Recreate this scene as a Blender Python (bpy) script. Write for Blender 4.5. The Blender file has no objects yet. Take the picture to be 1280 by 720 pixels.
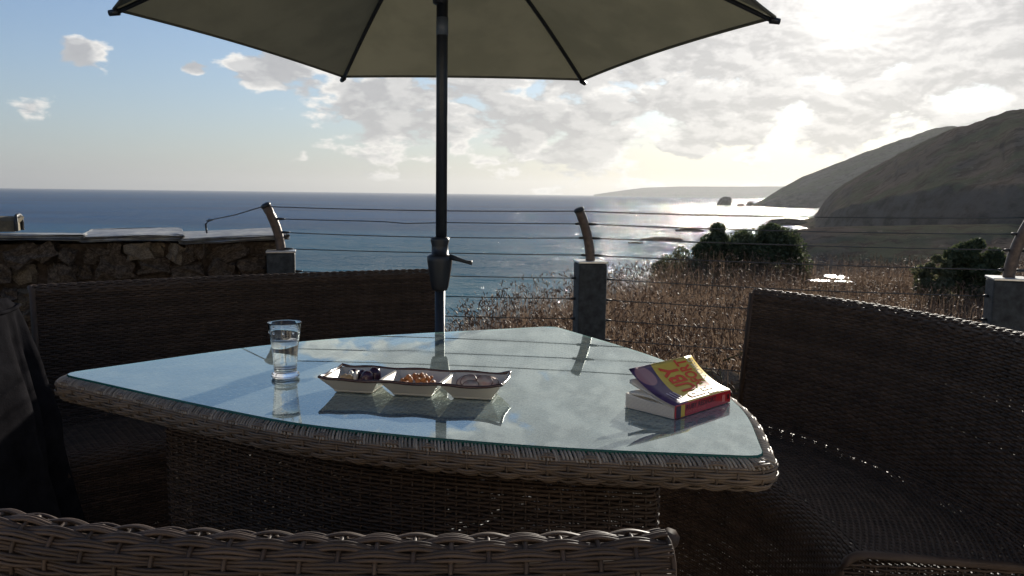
import bpy, bmesh, math, random
import numpy as np
from mathutils import Vector, Matrix
rnd = random.Random(7); rng = np.random.default_rng(7)
sc = bpy.context.scene
C = sc.collection
R = math.radians
# ------------------------------------------------------------------ camera
FPX, PITCH, ROLL, CZ = 1000.0, math.atan(118/1000), 0.0125, 1.13      # focal length in pixels of a 1280 wide picture
cd = bpy.data.cameras.new('camera'); cam = bpy.data.objects.new('camera', cd); C.objects.link(cam)
cd.sensor_width = 36; cd.lens = 36*FPX/1280; cd.clip_start = 0.02; cd.clip_end = 60000
CR = Matrix.Rotation(math.pi/2-PITCH, 4, 'X') @ Matrix.Rotation(ROLL, 4, 'Z')
cam.matrix_world = Matrix.Translation((0, 0, CZ)) @ CR
sc.camera = cam
# ------------------------------------------------------------------ sky and sun
SUN_AZ, SUN_EL = R(22.5), R(13.6)
SD = Vector((math.sin(SUN_AZ)*math.cos(SUN_EL), math.cos(SUN_AZ)*math.cos(SUN_EL), math.sin(SUN_EL)))
SKY_STRENGTH, SUN_STRENGTH = 0.072, 5.0
sc.view_settings.view_transform = 'Standard'; sc.view_settings.look = 'None'
sc.view_settings.exposure = 0.65; sc.view_settings.gamma = 1.0; sc.view_settings.use_curve_mapping = False
sc.cycles.max_bounces = 10; sc.cycles.transparent_max_bounces = 24; sc.cycles.volume_bounces = 1
sc.cycles.use_denoising = True
sl = bpy.data.lights.new('sun', 'SUN'); sl.energy = SUN_STRENGTH; sl.angle = R(0.55); sl.color = (1, .93, .82)
so = bpy.data.objects.new('sun', sl); C.objects.link(so); so.rotation_euler = SD.to_track_quat('Z', 'Y').to_euler()

class NT:
    """small helper that adds nodes to a tree"""
    def __init__(s, tree): s.t = tree; s.t.nodes.clear()
    def n(s, typ, **kw):
        nd = s.t.nodes.new(typ)
        for k, v in kw.items():
            if k == 'i':
                for a, b in v.items(): s.put(nd.inputs[a], b)
            else: setattr(nd, k, v)
        return nd
    def put(s, sock, v):
        if isinstance(v, bpy.types.NodeSocket): s.t.links.new(v, sock)
        else: sock.default_value = v
    def m(s, op, a, b=None, c=None, clamp=False):
        nd = s.t.nodes.new('ShaderNodeMath'); nd.operation = op; nd.use_clamp = clamp
        for k, v in enumerate((a, b, c)):
            if v is not None: s.put(nd.inputs[k], v)
        return nd.outputs[0]
    def vm(s, op, a, b=None, out=0):
        nd = s.t.nodes.new('ShaderNodeVectorMath'); nd.operation = op
        for k, v in enumerate((a, b)):
            if v is not None: s.put(nd.inputs[k], v)
        return nd.outputs[out]
    def scale(s, a, f):
        nd = s.t.nodes.new('ShaderNodeVectorMath'); nd.operation = 'SCALE'; s.put(nd.inputs[0], a); s.put(nd.inputs[3], f); return nd.outputs[0]
    def mix(s, f, a, b, bt='MIX'):
        nd = s.t.nodes.new('ShaderNodeMix'); nd.data_type = 'RGBA'; nd.blend_type = bt
        s.put(nd.inputs[0], f)
        for k, v in ((6, a), (7, b)):
            s.put(nd.inputs[k], (*v, 1) if isinstance(v, tuple) and len(v) == 3 else v)
        return nd.outputs[2]
    def ss(s, v, a, b, c=0.0, d=1.0):
        nd = s.t.nodes.new('ShaderNodeMapRange'); nd.interpolation_type = 'SMOOTHSTEP'
        for k, x in enumerate((v, a, b, c, d)): s.put(nd.inputs[k], x)
        return nd.outputs[0]
    def noise(s, v, scale, detail=4, rough=.55, dist=0.0, out=0):
        nd = s.t.nodes.new('ShaderNodeTexNoise')
        if v is not None: s.put(nd.inputs['Vector'], v)
        nd.inputs['Scale'].default_value = scale; nd.inputs['Detail'].default_value = detail
        nd.inputs['Roughness'].default_value = rough; nd.inputs['Distortion'].default_value = dist
        return nd.outputs[out]

def pix(px, py):
    """world direction of a pixel of the 1280x720 photograph"""
    d = CR.to_3x3() @ Vector(((px-640)/FPX, -(py-360)/FPX, -1.0)); return d
def PZ(px, py, z):
    d = pix(px, py); return Vector((0, 0, CZ)) + d*((z-CZ)/d.z)
def PY(px, py, y):
    d = pix(px, py); return Vector((0, 0, CZ)) + d*(y/d.y)

w = bpy.data.worlds.new('World'); sc.world = w; w.use_nodes = True
T = NT(w.node_tree)
sky = T.n('ShaderNodeTexSky', sky_type='NISHITA', sun_disc=False, sun_elevation=SUN_EL, sun_rotation=SUN_AZ,
          altitude=20, air_density=1.0, dust_density=.3, ozone_density=2.0)
d = T.n('ShaderNodeTexCoord').outputs['Generated']
dn = T.vm('NORMALIZE', d)
flat = T.vm('MULTIPLY', dn, (1, 1, 2.1))
sundot = T.m('MAXIMUM', T.vm('DOT_PRODUCT', dn, tuple(SD), out=1), 0.0)
azdot = T.vm('DOT_PRODUCT', T.vm('NORMALIZE', T.vm('MULTIPLY', dn, (1, 1, 0))), (math.sin(SUN_AZ), math.cos(SUN_AZ), 0), out=1)
z = T.n('ShaderNodeSeparateXYZ', i={0: dn}).outputs[2]
N1 = lambda v: T.noise(v, 15.0, 8, .53, .15)
n1 = N1(flat)
sunflat = Vector((SD.x, SD.y, SD.z*2.1))
n2 = N1(T.vm('ADD', flat, T.scale(T.vm('SUBTRACT', tuple(sunflat), flat), .05)))
bias = T.ss(azdot, .66, .95, -.22, .085)
bias = T.m('ADD', bias, T.ss(z, .02, .07, -.10, 0.0))
for (px, py, r, k) in ((92, 60, .034, .33), (45, 136, .030, .27), (240, 84, .014, .27), (335, 92, .045, .30), (470, 130, .055, .25), (150, 35, .013, .26), (640, 175, .06, .09), (800, 150, .08, .05)):
    dd = pix(px, py).normalized()
    dist = T.vm('LENGTH', T.vm('MULTIPLY', T.vm('SUBTRACT', dn, tuple(dd)), (1, 1, 1.5)), out=1)
    bias = T.m('ADD', bias, T.m('MULTIPLY', T.m('EXPONENT', T.m('MULTIPLY', T.m('POWER', T.m('DIVIDE', dist, r), 2.0), -1.0)), k))
bias = T.m('ADD', bias, T.m('MULTIPLY', T.ss(z, .115, .175), T.ss(azdot, .87, .98, 0.0, .20)))
n3 = T.noise(flat, 62.0, 6, .6)
dens = T.m('ADD', T.m('ADD', n1, bias), T.m('MULTIPLY', T.m('SUBTRACT', n3, .5), .11))
mask = T.ss(dens, .485, .585)
thick = T.ss(dens, .53, .66)
lit = T.m('ADD', T.m('MULTIPLY', T.m('SUBTRACT', n1, n2), 9.0), .42, clamp=True)
fwd = T.m('POWER', sundot, 40.0)
fwd2 = T.m('POWER', sundot, 600.0)
bright = T.m('MULTIPLY_ADD', fwd, 4.0, 8.8)
grey = T.m('MULTIPLY_ADD', fwd, 1.3, 4.5)
wgt = T.m('MULTIPLY', T.m('SUBTRACT', 1.0, T.m('MULTIPLY', thick, .66)), T.m('MULTIPLY_ADD', lit, 1.1, .1), clamp=True)
lum = T.m('MULTIPLY', T.m('MULTIPLY_ADD', T.m('SUBTRACT', n3, .5), .22, 1.0), T.m('ADD', grey, T.m('MULTIPLY', wgt, T.m('SUBTRACT', bright, grey))))
ccol = T.mix(wgt, T.mix(T.m('POWER', sundot, 4.0), (.93, .95, 1.0), (1.0, .965, .94)), (1.0, .965, .91))
ccol = T.scale(ccol, lum)
hz = T.m('MULTIPLY', T.m('EXPONENT', T.m('MULTIPLY', T.m('MAXIMUM', z, 0.0), -8.0)), .90)      # pale moist air low over the sea
hzl = T.m('ADD', 4.3, T.m('MULTIPLY', T.m('POWER', sundot, 6.0), .2))
clear = T.mix(hz, T.mix(1.0, sky.outputs[0], (.86, .96, 1.16), 'MULTIPLY'), T.scale(T.mix(T.m('POWER', sundot, 3.0), (.86, .94, 1.07), (1.0, .965, .91)), hzl))
skyc = T.mix(T.m('MULTIPLY', mask, .93), clear, ccol)
skyc = T.vm('ADD', skyc, T.scale((1.0, .95, .86), T.m('MULTIPLY', fwd2, 6.0)))
bg = T.n('ShaderNodeBackground', i={'Color': skyc, 'Strength': SKY_STRENGTH})
T.n('ShaderNodeOutputWorld', i={0: bg.outputs[0]})

# ------------------------------------------------------------------ helpers
def tag(o, label=None, cat=None, group=None, kind=None):
    if label: o['label'] = label
    if cat: o['category'] = cat
    if group: o['group'] = group
    if kind: o['kind'] = kind
    return o
def empty(name, loc=(0, 0, 0), rz=0.0):
    o = bpy.data.objects.new(name, None); C.objects.link(o); o.location = loc; o.rotation_euler = (0, 0, rz); o.empty_display_size = .05
    return o
def mesh(name, verts, faces, mat=None, parent=None, smooth=False, kind=None, quads=False, mats=None):
    me = bpy.data.meshes.new(name)
    if quads:
        v = np.asarray(verts, np.float32).reshape(-1, 3); q = np.asarray(faces, np.int32); k = q.shape[1]
        me.vertices.add(len(v)); me.vertices.foreach_set('co', v.ravel())
        me.loops.add(q.size); me.loops.foreach_set('vertex_index', q.ravel())
        me.polygons.add(len(q)); me.polygons.foreach_set('loop_start', np.arange(0, q.size, k, dtype=np.int32))
        me.update(calc_edges=True)
    else:
        me.from_pydata([tuple(p) for p in verts], [], [tuple(f) for f in faces]); me.update()
    if smooth: me.polygons.foreach_set('use_smooth', np.ones(len(me.polygons), bool))
    for m_ in (mats or [mat]):
        if m_: me.materials.append(m_)
    return link(name, me, parent, kind)
def link(name, me, parent=None, kind=None):
    o = bpy.data.objects.new(name, me); C.objects.link(o)
    if parent: o.parent = parent
    if kind: o['kind'] = kind
    return o
def bmobj(name, bm, mat=None, parent=None, smooth=False, kind=None, mats=None):
    me = bpy.data.meshes.new(name); bmesh.ops.recalc_face_normals(bm, faces=bm.faces); bm.to_mesh(me); bm.free()
    if smooth: me.polygons.foreach_set('use_smooth', np.ones(len(me.polygons), bool))
    for m_ in (mats or [mat]):
        if m_: me.materials.append(m_)
    return link(name, me, parent, kind)
def tubes(P, A, B, ra, rb, sides=4, closed=False):
    """P: (n strands, m points, 3); A,B: frame vectors of the cross-section; returns verts, quads"""
    n, m, _ = P.shape
    th = np.arange(sides)*2*np.pi/sides + np.pi/sides*(sides == 4)*0
    ra = np.broadcast_to(np.asarray(ra, float), (n, m))[:, :, None, None]; rb = np.broadcast_to(np.asarray(rb, float), (n, m))[:, :, None, None]
    V = P[:, :, None, :] + A[:, :, None, :]*ra*np.cos(th)[None, None, :, None] + B[:, :, None, :]*rb*np.sin(th)[None, None, :, None]
    idx = np.arange(n*m*sides).reshape(n, m, sides)
    a = idx[:, :-1, :]; b = idx[:, 1:, :]
    q = np.stack([a, np.roll(a, -1, 2), np.roll(b, -1, 2), b], -1).reshape(-1, 4)
    if closed:
        a = idx[:, -1:, :]; b = idx[:, :1, :]
        q = np.concatenate([q, np.stack([a, np.roll(a, -1, 2), np.roll(b, -1, 2), b], -1).reshape(-1, 4)])
    return V.reshape(-1, 3), q
def frames(P):
    t = np.gradient(P, axis=1); t /= np.linalg.norm(t, axis=2, keepdims=True)+1e-12
    up = np.where(np.abs(t[..., 2:3]) > .9, np.array([1., 0, 0]), np.array([0, 0, 1.]))
    a = np.cross(t, up); a /= np.linalg.norm(a, axis=2, keepdims=True)+1e-12
    return a, np.cross(t, a)
def tube(name, pts, r, mat, parent=None, sides=8, smooth=True, cap=True):
    P = np.array([[tuple(p) for p in pts]], float); a, b = frames(P)
    rr = np.asarray(r, float) if np.ndim(r) else np.full(P.shape[1], float(r))
    v, q = tubes(P, a, b, rr[None], rr[None], sides)
    f = [list(x) for x in q]
    if cap: f += [list(range(sides))[::-1], list(range(len(v)-sides, len(v)))]
    return mesh(name, v, f, mat, parent, smooth)
def cat(parts):
    vs, qs, o = [], [], 0
    for v, q in parts: vs.append(v); qs.append(q+o); o += len(v)
    return np.concatenate(vs), np.concatenate(qs)
def lathe(name, prof, seg, mat, parent=None, loc=(0, 0, 0), smooth=True):
    v, f = [], []
    for (r, z_) in prof:
        for k in range(seg):
            a = 2*math.pi*k/seg; v.append((loc[0]+r*math.cos(a), loc[1]+r*math.sin(a), loc[2]+z_))
    for j in range(len(prof)-1):
        for k in range(seg):
            k2 = (k+1) % seg; f.append((j*seg+k, j*seg+k2, (j+1)*seg+k2, (j+1)*seg+k))
    f.append(tuple(range(seg))[::-1]); f.append(tuple(range((len(prof)-1)*seg, len(prof)*seg)))
    return mesh(name, v, f, mat, parent, smooth)
def boxbm(sx, sy, sz, bev=.004, seg=2, loc=(0, 0, 0)):
    bm = bmesh.new(); bmesh.ops.create_cube(bm, size=1)
    bmesh.ops.scale(bm, vec=(sx, sy, sz), verts=bm.verts)
    if bev: bmesh.ops.bevel(bm, geom=bm.edges[:], offset=bev, segments=seg, affect='EDGES', profile=.5)
    bmesh.ops.translate(bm, vec=loc, verts=bm.verts)
    return bm
def norm(a): return a/(np.linalg.norm(a, axis=-1, keepdims=True)+1e-12)
def weave(S, Lu, vs, sp=.024, amp=.0022, rad=(.0018, .0031), per=1, spp=4, sides=4, stakes=True, stake_r=.0022, phase=0):
    """woven panel: S(u array, v array) -> points; strands run along u over and under stakes that run along v"""
    ns = max(2, round(Lu/sp)); U = np.linspace(0, Lu, ns*spp+1); sp = Lu/ns; V = np.asarray(vs, float)
    UU, VV = np.meshgrid(U, V)
    P = S(UU, VV); e = 1e-3
    du = norm(S(UU+e, VV)-S(UU-e, VV)); dv = norm(S(UU, VV+e)-S(UU, VV-e)); N = norm(np.cross(du, dv)); dv = np.cross(N, du)
    par = ((np.arange(len(V))+phase)//per) % 2
    P = P + N*(amp*np.cos(np.pi*UU/sp + np.pi*par[:, None]))[..., None]
    P = P + dv*(rng.normal(0, .00035, (len(V), 1, 1)))
    out = [tubes(P, N, dv, rad[0], rad[1], sides)]
    if stakes:
        U2 = np.linspace(0, Lu, ns+1); V2 = np.linspace(V[0], V[-1], max(4, len(V)//3))
        UU, VV = np.meshgrid(U2, V2, indexing='ij'); P = S(UU, VV)
        dv = norm(S(UU, VV+e)-S(UU, VV-e)); du = norm(S(UU+e, VV)-S(UU-e, VV)); N = norm(np.cross(du, dv))
        out.append(tubes(P, N, du, stake_r, stake_r, 4))
    return cat(out)

# ------------------------------------------------------------------ materials
MATS = {}
def mat(name, base=(.5, .5, .5), rough=.6, metal=0.0, var=0.0, vscale=20.0, bump=0.0, bscale=80.0, col2=None, island=0.0, spec=.5, trans=0.0, coat=0.0, detail=5, matte=False):
    m = bpy.data.materials.new(name); m.use_nodes = True; t = NT(m.node_tree)
    co = t.n('ShaderNodeTexCoord').outputs['Object']
    col = (*base, 1)
    if col2 is not None:
        col = t.mix(t.ss(t.noise(co, vscale, detail), .38, .64), base, col2)
    if var:
        col = t.mix(1.0, col, t.n('ShaderNodeMapRange', i={0: t.noise(co, vscale*2.3, 5), 1: .3, 2: .7, 3: 1-var, 4: 1+var}).outputs[0], 'MULTIPLY')
    if island:
        ri = t.n('ShaderNodeNewGeometry').outputs['Random Per Island']
        col = t.mix(1.0, col, t.n('ShaderNodeMapRange', i={0: ri, 1: 0.0, 2: 1.0, 3: 1-island, 4: 1+island}).outputs[0], 'MULTIPLY')
    b = t.n('ShaderNodeBsdfDiffuse', i={'Color': col, 'Roughness': .5}) if matte else t.n('ShaderNodeBsdfPrincipled', i={'Base Color': col, 'Roughness': rough, 'Metallic': metal, 'Specular IOR Level': spec, 'Coat Weight': coat})
    if bump:
        bn = t.n('ShaderNodeBump', i={'Strength': bump, 'Distance': .01, 'Height': t.noise(co, bscale, 6, .6)}); t.put(b.inputs['Normal'], bn.outputs[0])
    sh = b.outputs[0]
    if trans:
        tr = t.n('ShaderNodeBsdfTranslucent', i={0: col})
        sh = t.n('ShaderNodeMixShader', i={0: trans, 1: sh, 2: tr.outputs[0]}).outputs[0]
    t.n('ShaderNodeOutputMaterial', i={0: sh}); MATS[name] = m; return m
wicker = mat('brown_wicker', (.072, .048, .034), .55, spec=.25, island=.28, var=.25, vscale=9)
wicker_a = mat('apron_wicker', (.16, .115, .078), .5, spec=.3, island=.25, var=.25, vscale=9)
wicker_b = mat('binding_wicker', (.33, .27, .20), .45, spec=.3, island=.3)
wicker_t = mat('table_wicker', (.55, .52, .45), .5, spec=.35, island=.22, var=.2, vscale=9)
darkmetal = mat('dark_metal', (.018, .022, .03), .42, metal=.2, var=.2, vscale=30)
plastic = mat('black_plastic', (.014, .016, .02), .45)
wire_m = mat('steel_wire', (.10, .10, .10), .4, metal=.9)
post_m = mat('grey_painted_post', (.05, .054, .055), .65, spec=.2, var=.4, vscale=18, bump=.5, bscale=90)
postcap_m = mat('post_cap_metal', (.62, .62, .6), .28, metal=.7, var=.1)
rust_m = mat('weathered_post_tube', (.12, .085, .065), .5, metal=.25, var=.35, vscale=25, bump=.2)
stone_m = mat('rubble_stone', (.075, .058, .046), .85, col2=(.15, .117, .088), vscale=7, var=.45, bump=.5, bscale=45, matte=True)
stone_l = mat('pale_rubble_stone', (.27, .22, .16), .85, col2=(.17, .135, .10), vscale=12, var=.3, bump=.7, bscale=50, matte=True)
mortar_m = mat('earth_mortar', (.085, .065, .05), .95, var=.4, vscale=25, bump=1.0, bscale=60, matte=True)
slate_m = mat('slate_cap', (.22, .225, .235), .55, col2=(.33, .32, .29), vscale=11, var=.35, bump=.8, bscale=35)
cover_m = mat('black_cover_cloth', (.020, .019, .021), .62, var=.35, vscale=10, bump=.2, bscale=220, matte=True)
paver_m = mat('patio_paver', (.40, .36, .30), .8, col2=(.32, .29, .25), vscale=6, var=.2, bump=.3, bscale=60)
sub_m = mat('paver_bed', (.18, .16, .13), .95, var=.3, matte=True)
ceramic = mat('white_glaze', (.64, .57, .46), .16, coat=.3)
browng = mat('brown_glaze', (.06, .022, .014), .15, coat=.5)
paper = mat('page_paper', (.70, .62, .52), .8, var=.08, vscale=200)

# ------------------------------------------------------------------ sea, terrain, headlands
SEA = -12.0
def sea_material():
    m = bpy.data.materials.new('sea_water'); m.use_nodes = True; t = NT(m.node_tree)
    co = t.n('ShaderNodeNewGeometry').outputs['Position']
    mp = t.vm('MULTIPLY', co, (1.0, 1.35, 1.0))
    h = t.m('ADD', t.m('MULTIPLY', t.noise(mp, .055, 3, .5), 5.0), t.m('ADD', t.m('MULTIPLY', t.noise(mp, .30, 4, .6), 1.0), t.m('MULTIPLY', t.noise(mp, 1.6, 3, .6), .22)))
    bn = t.n('ShaderNodeBump', i={'Strength': 1.0, 'Distance': 1.7, 'Height': h})
    depth = t.ss(t.vm('LENGTH', co, out=1), 90.0, 420.0)
    col = t.mix(depth, (.018, .11, .155), (.003, .06, .15))
    patch = t.ss(t.noise(t.vm('MULTIPLY', co, (.25, 1, 1)), .012, 4), .4, .62)
    col = t.mix(patch, col, t.mix(1.0, col, (.62, .66, .74), 'MULTIPLY'))
    fr = t.n('ShaderNodeFresnel', i={'IOR': 1.33, 'Normal': bn.outputs[0]}).outputs[0]
    fr = t.m('MINIMUM', fr, .27)                 # wave slopes hide the glancing mirror of a flat sheet
    df = t.n('ShaderNodeBsdfDiffuse', i={'Color': col}); gl = t.n('ShaderNodeBsdfGlossy', i={'Color': (1, 1, 1, 1), 'Roughness': .09, 'Normal': bn.outputs[0]})
    b = t.n('ShaderNodeMixShader', i={0: fr, 1: df.outputs[0], 2: gl.outputs[0]})
    t.n('ShaderNodeOutputMaterial', i={0: b.outputs[0]}); return m
sea_m = sea_material()
rr = [2, 30, 80, 160, 300, 600, 1200, 2500, 5000, 9000, 14000]; na = 72; v, f = [], []
for r in rr:
    for k in range(na): a = 2*math.pi*k/na; v.append((r*math.cos(a), r*math.sin(a), SEA))
for j in range(len(rr)-1):
    for k in range(na): f.append((j*na+k, (j+1)*na+k, (j+1)*na+(k+1) % na, j*na+(k+1) % na))
tag(mesh('sea', v, f, sea_m), kind='structure')

def vnoise(x, y, seed=0):
    x = np.asarray(x, float); y = np.asarray(y, float); xi = np.floor(x).astype(int); yi = np.floor(y).astype(int)
    def h(a, b):
        k = (a*374761393 + b*668265263 + seed*1442695041) & 0xffffffff
        k = ((k ^ (k >> 13))*1274126177) & 0xffffffff
        return ((k ^ (k >> 16)) & 0xffff)/65535.0
    u = x-xi; w_ = y-yi; u = u*u*(3-2*u); w_ = w_*w_*(3-2*w_)
    return (h(xi, yi)*(1-u)+h(xi+1, yi)*u)*(1-w_) + (h(xi, yi+1)*(1-u)+h(xi+1, yi+1)*u)*w_
def fbm(x, y, o=5, seed=0):
    s = 0; a = .5
    for k in range(o): s = s+a*(vnoise(np.asarray(x)*2**k, np.asarray(y)*2**k, seed+k)-.5); a *= .52
    return s
sstep = lambda a, b, x: (lambda t: t*t*(3-2*t))(np.clip((np.asarray(x, float)-a)/(b-a), 0, 1))
PXK = [-900, 200, 480, 545, 600, 690, 850, 1000, 1250, 2200]
REK = [4.1, 4.1, 4.4, 4.9, 5.9, 7.4, 9.6, 13.0, 13.5, 14]
def ground(x, y):
    x = np.asarray(x, float); y = np.asarray(y, float)
    r = np.hypot(x, y); az = np.arctan2(x, np.maximum(y, 1e-3)); px = 640+1000*np.tan(np.clip(az, -1.2, 1.2))
    re = np.interp(px, PXK, REK) + .35*fbm(px/60, 0*px, 3, 5)*2
    zb = np.interp(px, [780, 900, 1010, 1100, 1600], [-15, -14, -11.2, -10.6, -8])
    zb = np.where((r > 200) & (px < 1010), np.minimum(zb, -11.2-(r-200)*.05), zb)
    top = -.06 + .10*fbm(x*.6, y*.6, 3, 9)
    dr = np.maximum(r-re, 0)
    drop = .62*np.maximum(dr-1.0, 0) + .12*dr + 1.2*fbm(x*.15, y*.15, 4, 2)*np.minimum(dr/8, 2.0)
    zz = np.where(dr > 0, top-drop, top)
    k = 1.2; zs = np.maximum(zz, zb)
    zs = zs + .8*fbm(x*.03, y*.03, 5, 11)*sstep(20, 60, r)
    return zs
earth_m = mat('dry_meadow_ground', (.11, .078, .052), .95, col2=(.065, .058, .034), vscale=.7, var=.35, bump=.6, bscale=9, matte=True)
rs = np.concatenate([np.linspace(3.3, 16, 60), np.geomspace(16.5, 420, 70)]); azs = np.linspace(R(-66), R(70), 190)
AZ, RS = np.meshgrid(azs, rs); X = RS*np.sin(AZ); Y = RS*np.cos(AZ); Z = ground(X, Y)
nr, naz = X.shape; idx = np.arange(nr*naz).reshape(nr, naz)
q = np.stack([idx[:-1, :-1], idx[:-1, 1:], idx[1:, 1:], idx[1:, :-1]], -1).reshape(-1, 4)[:, ::-1]
tag(mesh('meadow_ground', np.stack([X, Y, Z], -1).reshape(-1, 3), q, earth_m, smooth=True, quads=True), kind='structure')

def heath(name, c1, c2, rock, sc_):
    m = bpy.data.materials.new(name); m.use_nodes = True; t = NT(m.node_tree)
    g = t.n('ShaderNodeNewGeometry'); co = g.outputs['Position']
    nz = t.n('ShaderNodeSeparateXYZ', i={0: g.outputs['Normal']}).outputs[2]
    col = t.mix(t.ss(t.noise(co, .022*sc_, 7, .65), .44, .56), c1, c2)
    col = t.mix(t.ss(t.noise(co, .11*sc_, 7, .7), .5, .60), col, tuple(x*.55 for x in c1))
    col = t.mix(t.ss(t.noise(co, .3*sc_, 5, .7, .5), .60, .66), col, tuple(x*1.25 for x in c1))
    steep = t.ss(t.m('ADD', nz, t.m('MULTIPLY', t.noise(co, .05*sc_, 5), .3)), .72, .92)
    col = t.mix(steep, t.mix(t.ss(t.noise(t.vm('MULTIPLY', co, (1, 1, 3)), .06*sc_, 6, .65), .4, .65), rock, tuple(x*.5 for x in rock)), col)
    bn = t.n('ShaderNodeBump', i={'Strength': .6, 'Distance': 2.0, 'Height': t.noise(co, .12*sc_, 9, .7)})
    b = t.n('ShaderNodeBsdfDiffuse', i={'Color': col, 'Roughness': .6, 'Normal': bn.outputs[0]})
    t.n('ShaderNodeOutputMaterial', i={0: b.outputs[0]}); return m
def headland(name, keys, m, seed, nu=150, nt=56, rough=1.0):
    """keys: px, crest y in the photograph, crest distance, shore distance, cliff share of height, back fall-off distance.
    Each column rises from the shore over a cliff and a grassy slope to the crest and falls away behind it."""
    K = np.array(keys, float); px = np.linspace(K[0, 0], K[-1, 0], nu)
    def it(c): return np.interp(px, K[:, 0], K[:, c])
    cy, cdist, sh, cf, bk = it(1), it(2), it(3), it(4), it(5)
    cz = np.array([pix(a, b).z/math.hypot(pix(a, b).x, pix(a, b).y) for a, b in zip(px, cy)])*cdist + CZ
    az = np.array([math.atan2(pix(a, 242).x, pix(a, 242).y) for a in px])
    t = np.concatenate([np.linspace(0, 1, nt), np.linspace(1, 2, 16)[1:]])
    PXI, TT = np.meshgrid(np.arange(nu), t); AZ = az[PXI]
    RR = np.where(TT <= 1, sh[PXI]+(cdist-sh)[PXI]*TT, cdist[PXI]+bk[PXI]*(TT-1))
    H = (cz-SEA+4)[PXI]
    c = cf[PXI]; tc = .16
    prof = np.where(TT < tc, c*sstep(0, 1, TT/tc)**.8, c+(1-c)*np.sin(np.clip((TT-tc)/(1-tc), 0, 1)*np.pi/2)**1.15)
    prof = np.where(TT > 1, 1-.9*sstep(0, 1, TT-1), prof)
    X = RR*np.sin(AZ); Y = RR*np.cos(AZ)
    damp = np.where(TT > 1, .5, np.sin(np.clip(TT, 0, 1)*np.pi)**.6*.9+.12)
    Zz = SEA-4+H*prof + rough*H*.16*fbm(X/(.3*H.max()+8), Y/(.3*H.max()+8), 6, seed)*damp
    gl = np.abs(fbm(AZ*55+seed, TT*1.1, 4, seed+9)); Zz = Zz + rough*H*.22*(gl-.12)*np.sin(np.clip(TT, 0, 1)*np.pi)**.8
    X = X + rough*.10*H*fbm(AZ*40, TT*4, 4, seed+3)*2*np.sin(np.clip(TT, 0, 1)*np.pi)
    n_, m_ = X.shape; idx = np.arange(n_*m_).reshape(n_, m_)
    q = np.stack([idx[:-1, :-1], idx[:-1, 1:], idx[1:, 1:], idx[1:, :-1]], -1).reshape(-1, 4)[:, ::-1]
    return tag(mesh(name, np.stack([X, Y, Zz], -1).reshape(-1, 3), q, m, smooth=True, quads=True), kind='structure')
h1 = heath('heath_near', (.20, .145, .105), (.135, .125, .075), (.15, .122, .10), 1.6)
h2 = heath('heath_far', (.13, .11, .085), (.10, .098, .06), (.11, .092, .08), 1.0)
headland('near_headland', [(975, 284, 395, 360, .5, 60), (1005, 276, 440, 330, .5, 80), (1020, 270, 465, 300, .55, 90), (1030, 253, 460, 285, .62, 110), (1042, 239, 455, 270, .62, 120), (1058, 228, 445, 248, .58, 140), (1080, 215, 430, 225, .54, 160),
    (1120, 196, 405, 200, .52, 160), (1150, 181, 385, 185, .50, 160), (1185, 166, 365, 170, .48, 160), (1230, 153, 340, 155, .46, 160), (1280, 140, 320, 145, .44, 160), (1400, 112, 300, 130, .42, 160), (1700, 70, 280, 120, .40, 160), (2400, 60, 260, 110, .4, 160)], h1, 21, 330, 110, .5)
headland('valley_bank', [(984, 291, 152, 140, .6, 15), (998, 288, 155, 135, .7, 20), (1015, 285, 158, 130, .7, 25), (1060, 283, 160, 125, .7, 30), (1110, 282, 162, 120, .7, 30), (1170, 281, 164, 115, .7, 30), (1280, 280, 165, 110, .7, 30), (1500, 262, 160, 100, .7, 40), (2300, 220, 150, 90, .7, 40)], h1, 52, 200, 60, .8)
headland('middle_headland', [(940, 257, 1190, 1160, .6, 60), (955, 249, 1220, 1150, .6, 150), (975, 236, 1250, 1120, .6, 200), (1000, 222, 1280, 1080, .55, 250), (1040, 206, 1300, 1040, .5, 300), (1080, 191, 1330, 1000, .45, 300), (1120, 177, 1350, 960, .42, 300),
    (1160, 164, 1360, 930, .4, 300), (1180, 160, 1370, 900, .4, 300), (1215, 160, 1380, 880, .4, 300), (1400, 150, 1400, 850, .4, 300)], h2, 33, 240, 70, .6)
headland('distant_headland', [(742, 243.2, 7300, 7200, .6, 300), (760, 240.5, 7400, 7150, .5, 500), (782, 237.5, 7500, 7100, .5, 800), (805, 234.6, 7600, 7000, .5, 900), (850, 233.0, 7700, 6900, .5, 900), (900, 233.2, 7700, 6800, .5, 900), (975, 233.0, 7600, 6700, .5, 900), (1100, 226, 7500, 6500, .5, 900), (1300, 222, 7400, 6300, .5, 900)], h2, 41, 120, 30, .35)

rock_m = mat('sea_rock', (.05, .045, .04), .9, var=.4, vscale=.3, bump=.8, bscale=.4, matte=True)
def rock(name, px, py, wpx, hpx, label, lean=0.0, seed=0, depth_k=.8):
    """a rock standing in the sea: py is the waterline"""
    dd = pix(px, py); k = (SEA-CZ)/dd.z; dist = k*dd.y; base = Vector((0, 0, CZ))+dd*k
    bm = bmesh.new(); bmesh.ops.create_icosphere(bm, subdivisions=3, radius=1)
    W = wpx/FPX*dist/2; Hh = hpx/FPX*dist; r_ = random.Random(seed)
    for v_ in bm.verts:
        n_ = float(fbm(v_.co.x*1.6+seed*7.3+v_.co.z, v_.co.y*1.6+v_.co.z*2.1, 4, seed))
        s_ = 1+.75*n_; zz = v_.co.z
        v_.co = Vector((W*(v_.co.x*s_+lean*max(zz, 0)), W*depth_k*v_.co.y*s_, Hh*max(zz, -.3)*(1+.5*n_)))
    o = bmobj(name, bm, rock_m); o.location = base; tag(o, label, 'rock', 'rocks off the headlands'); return o
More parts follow.
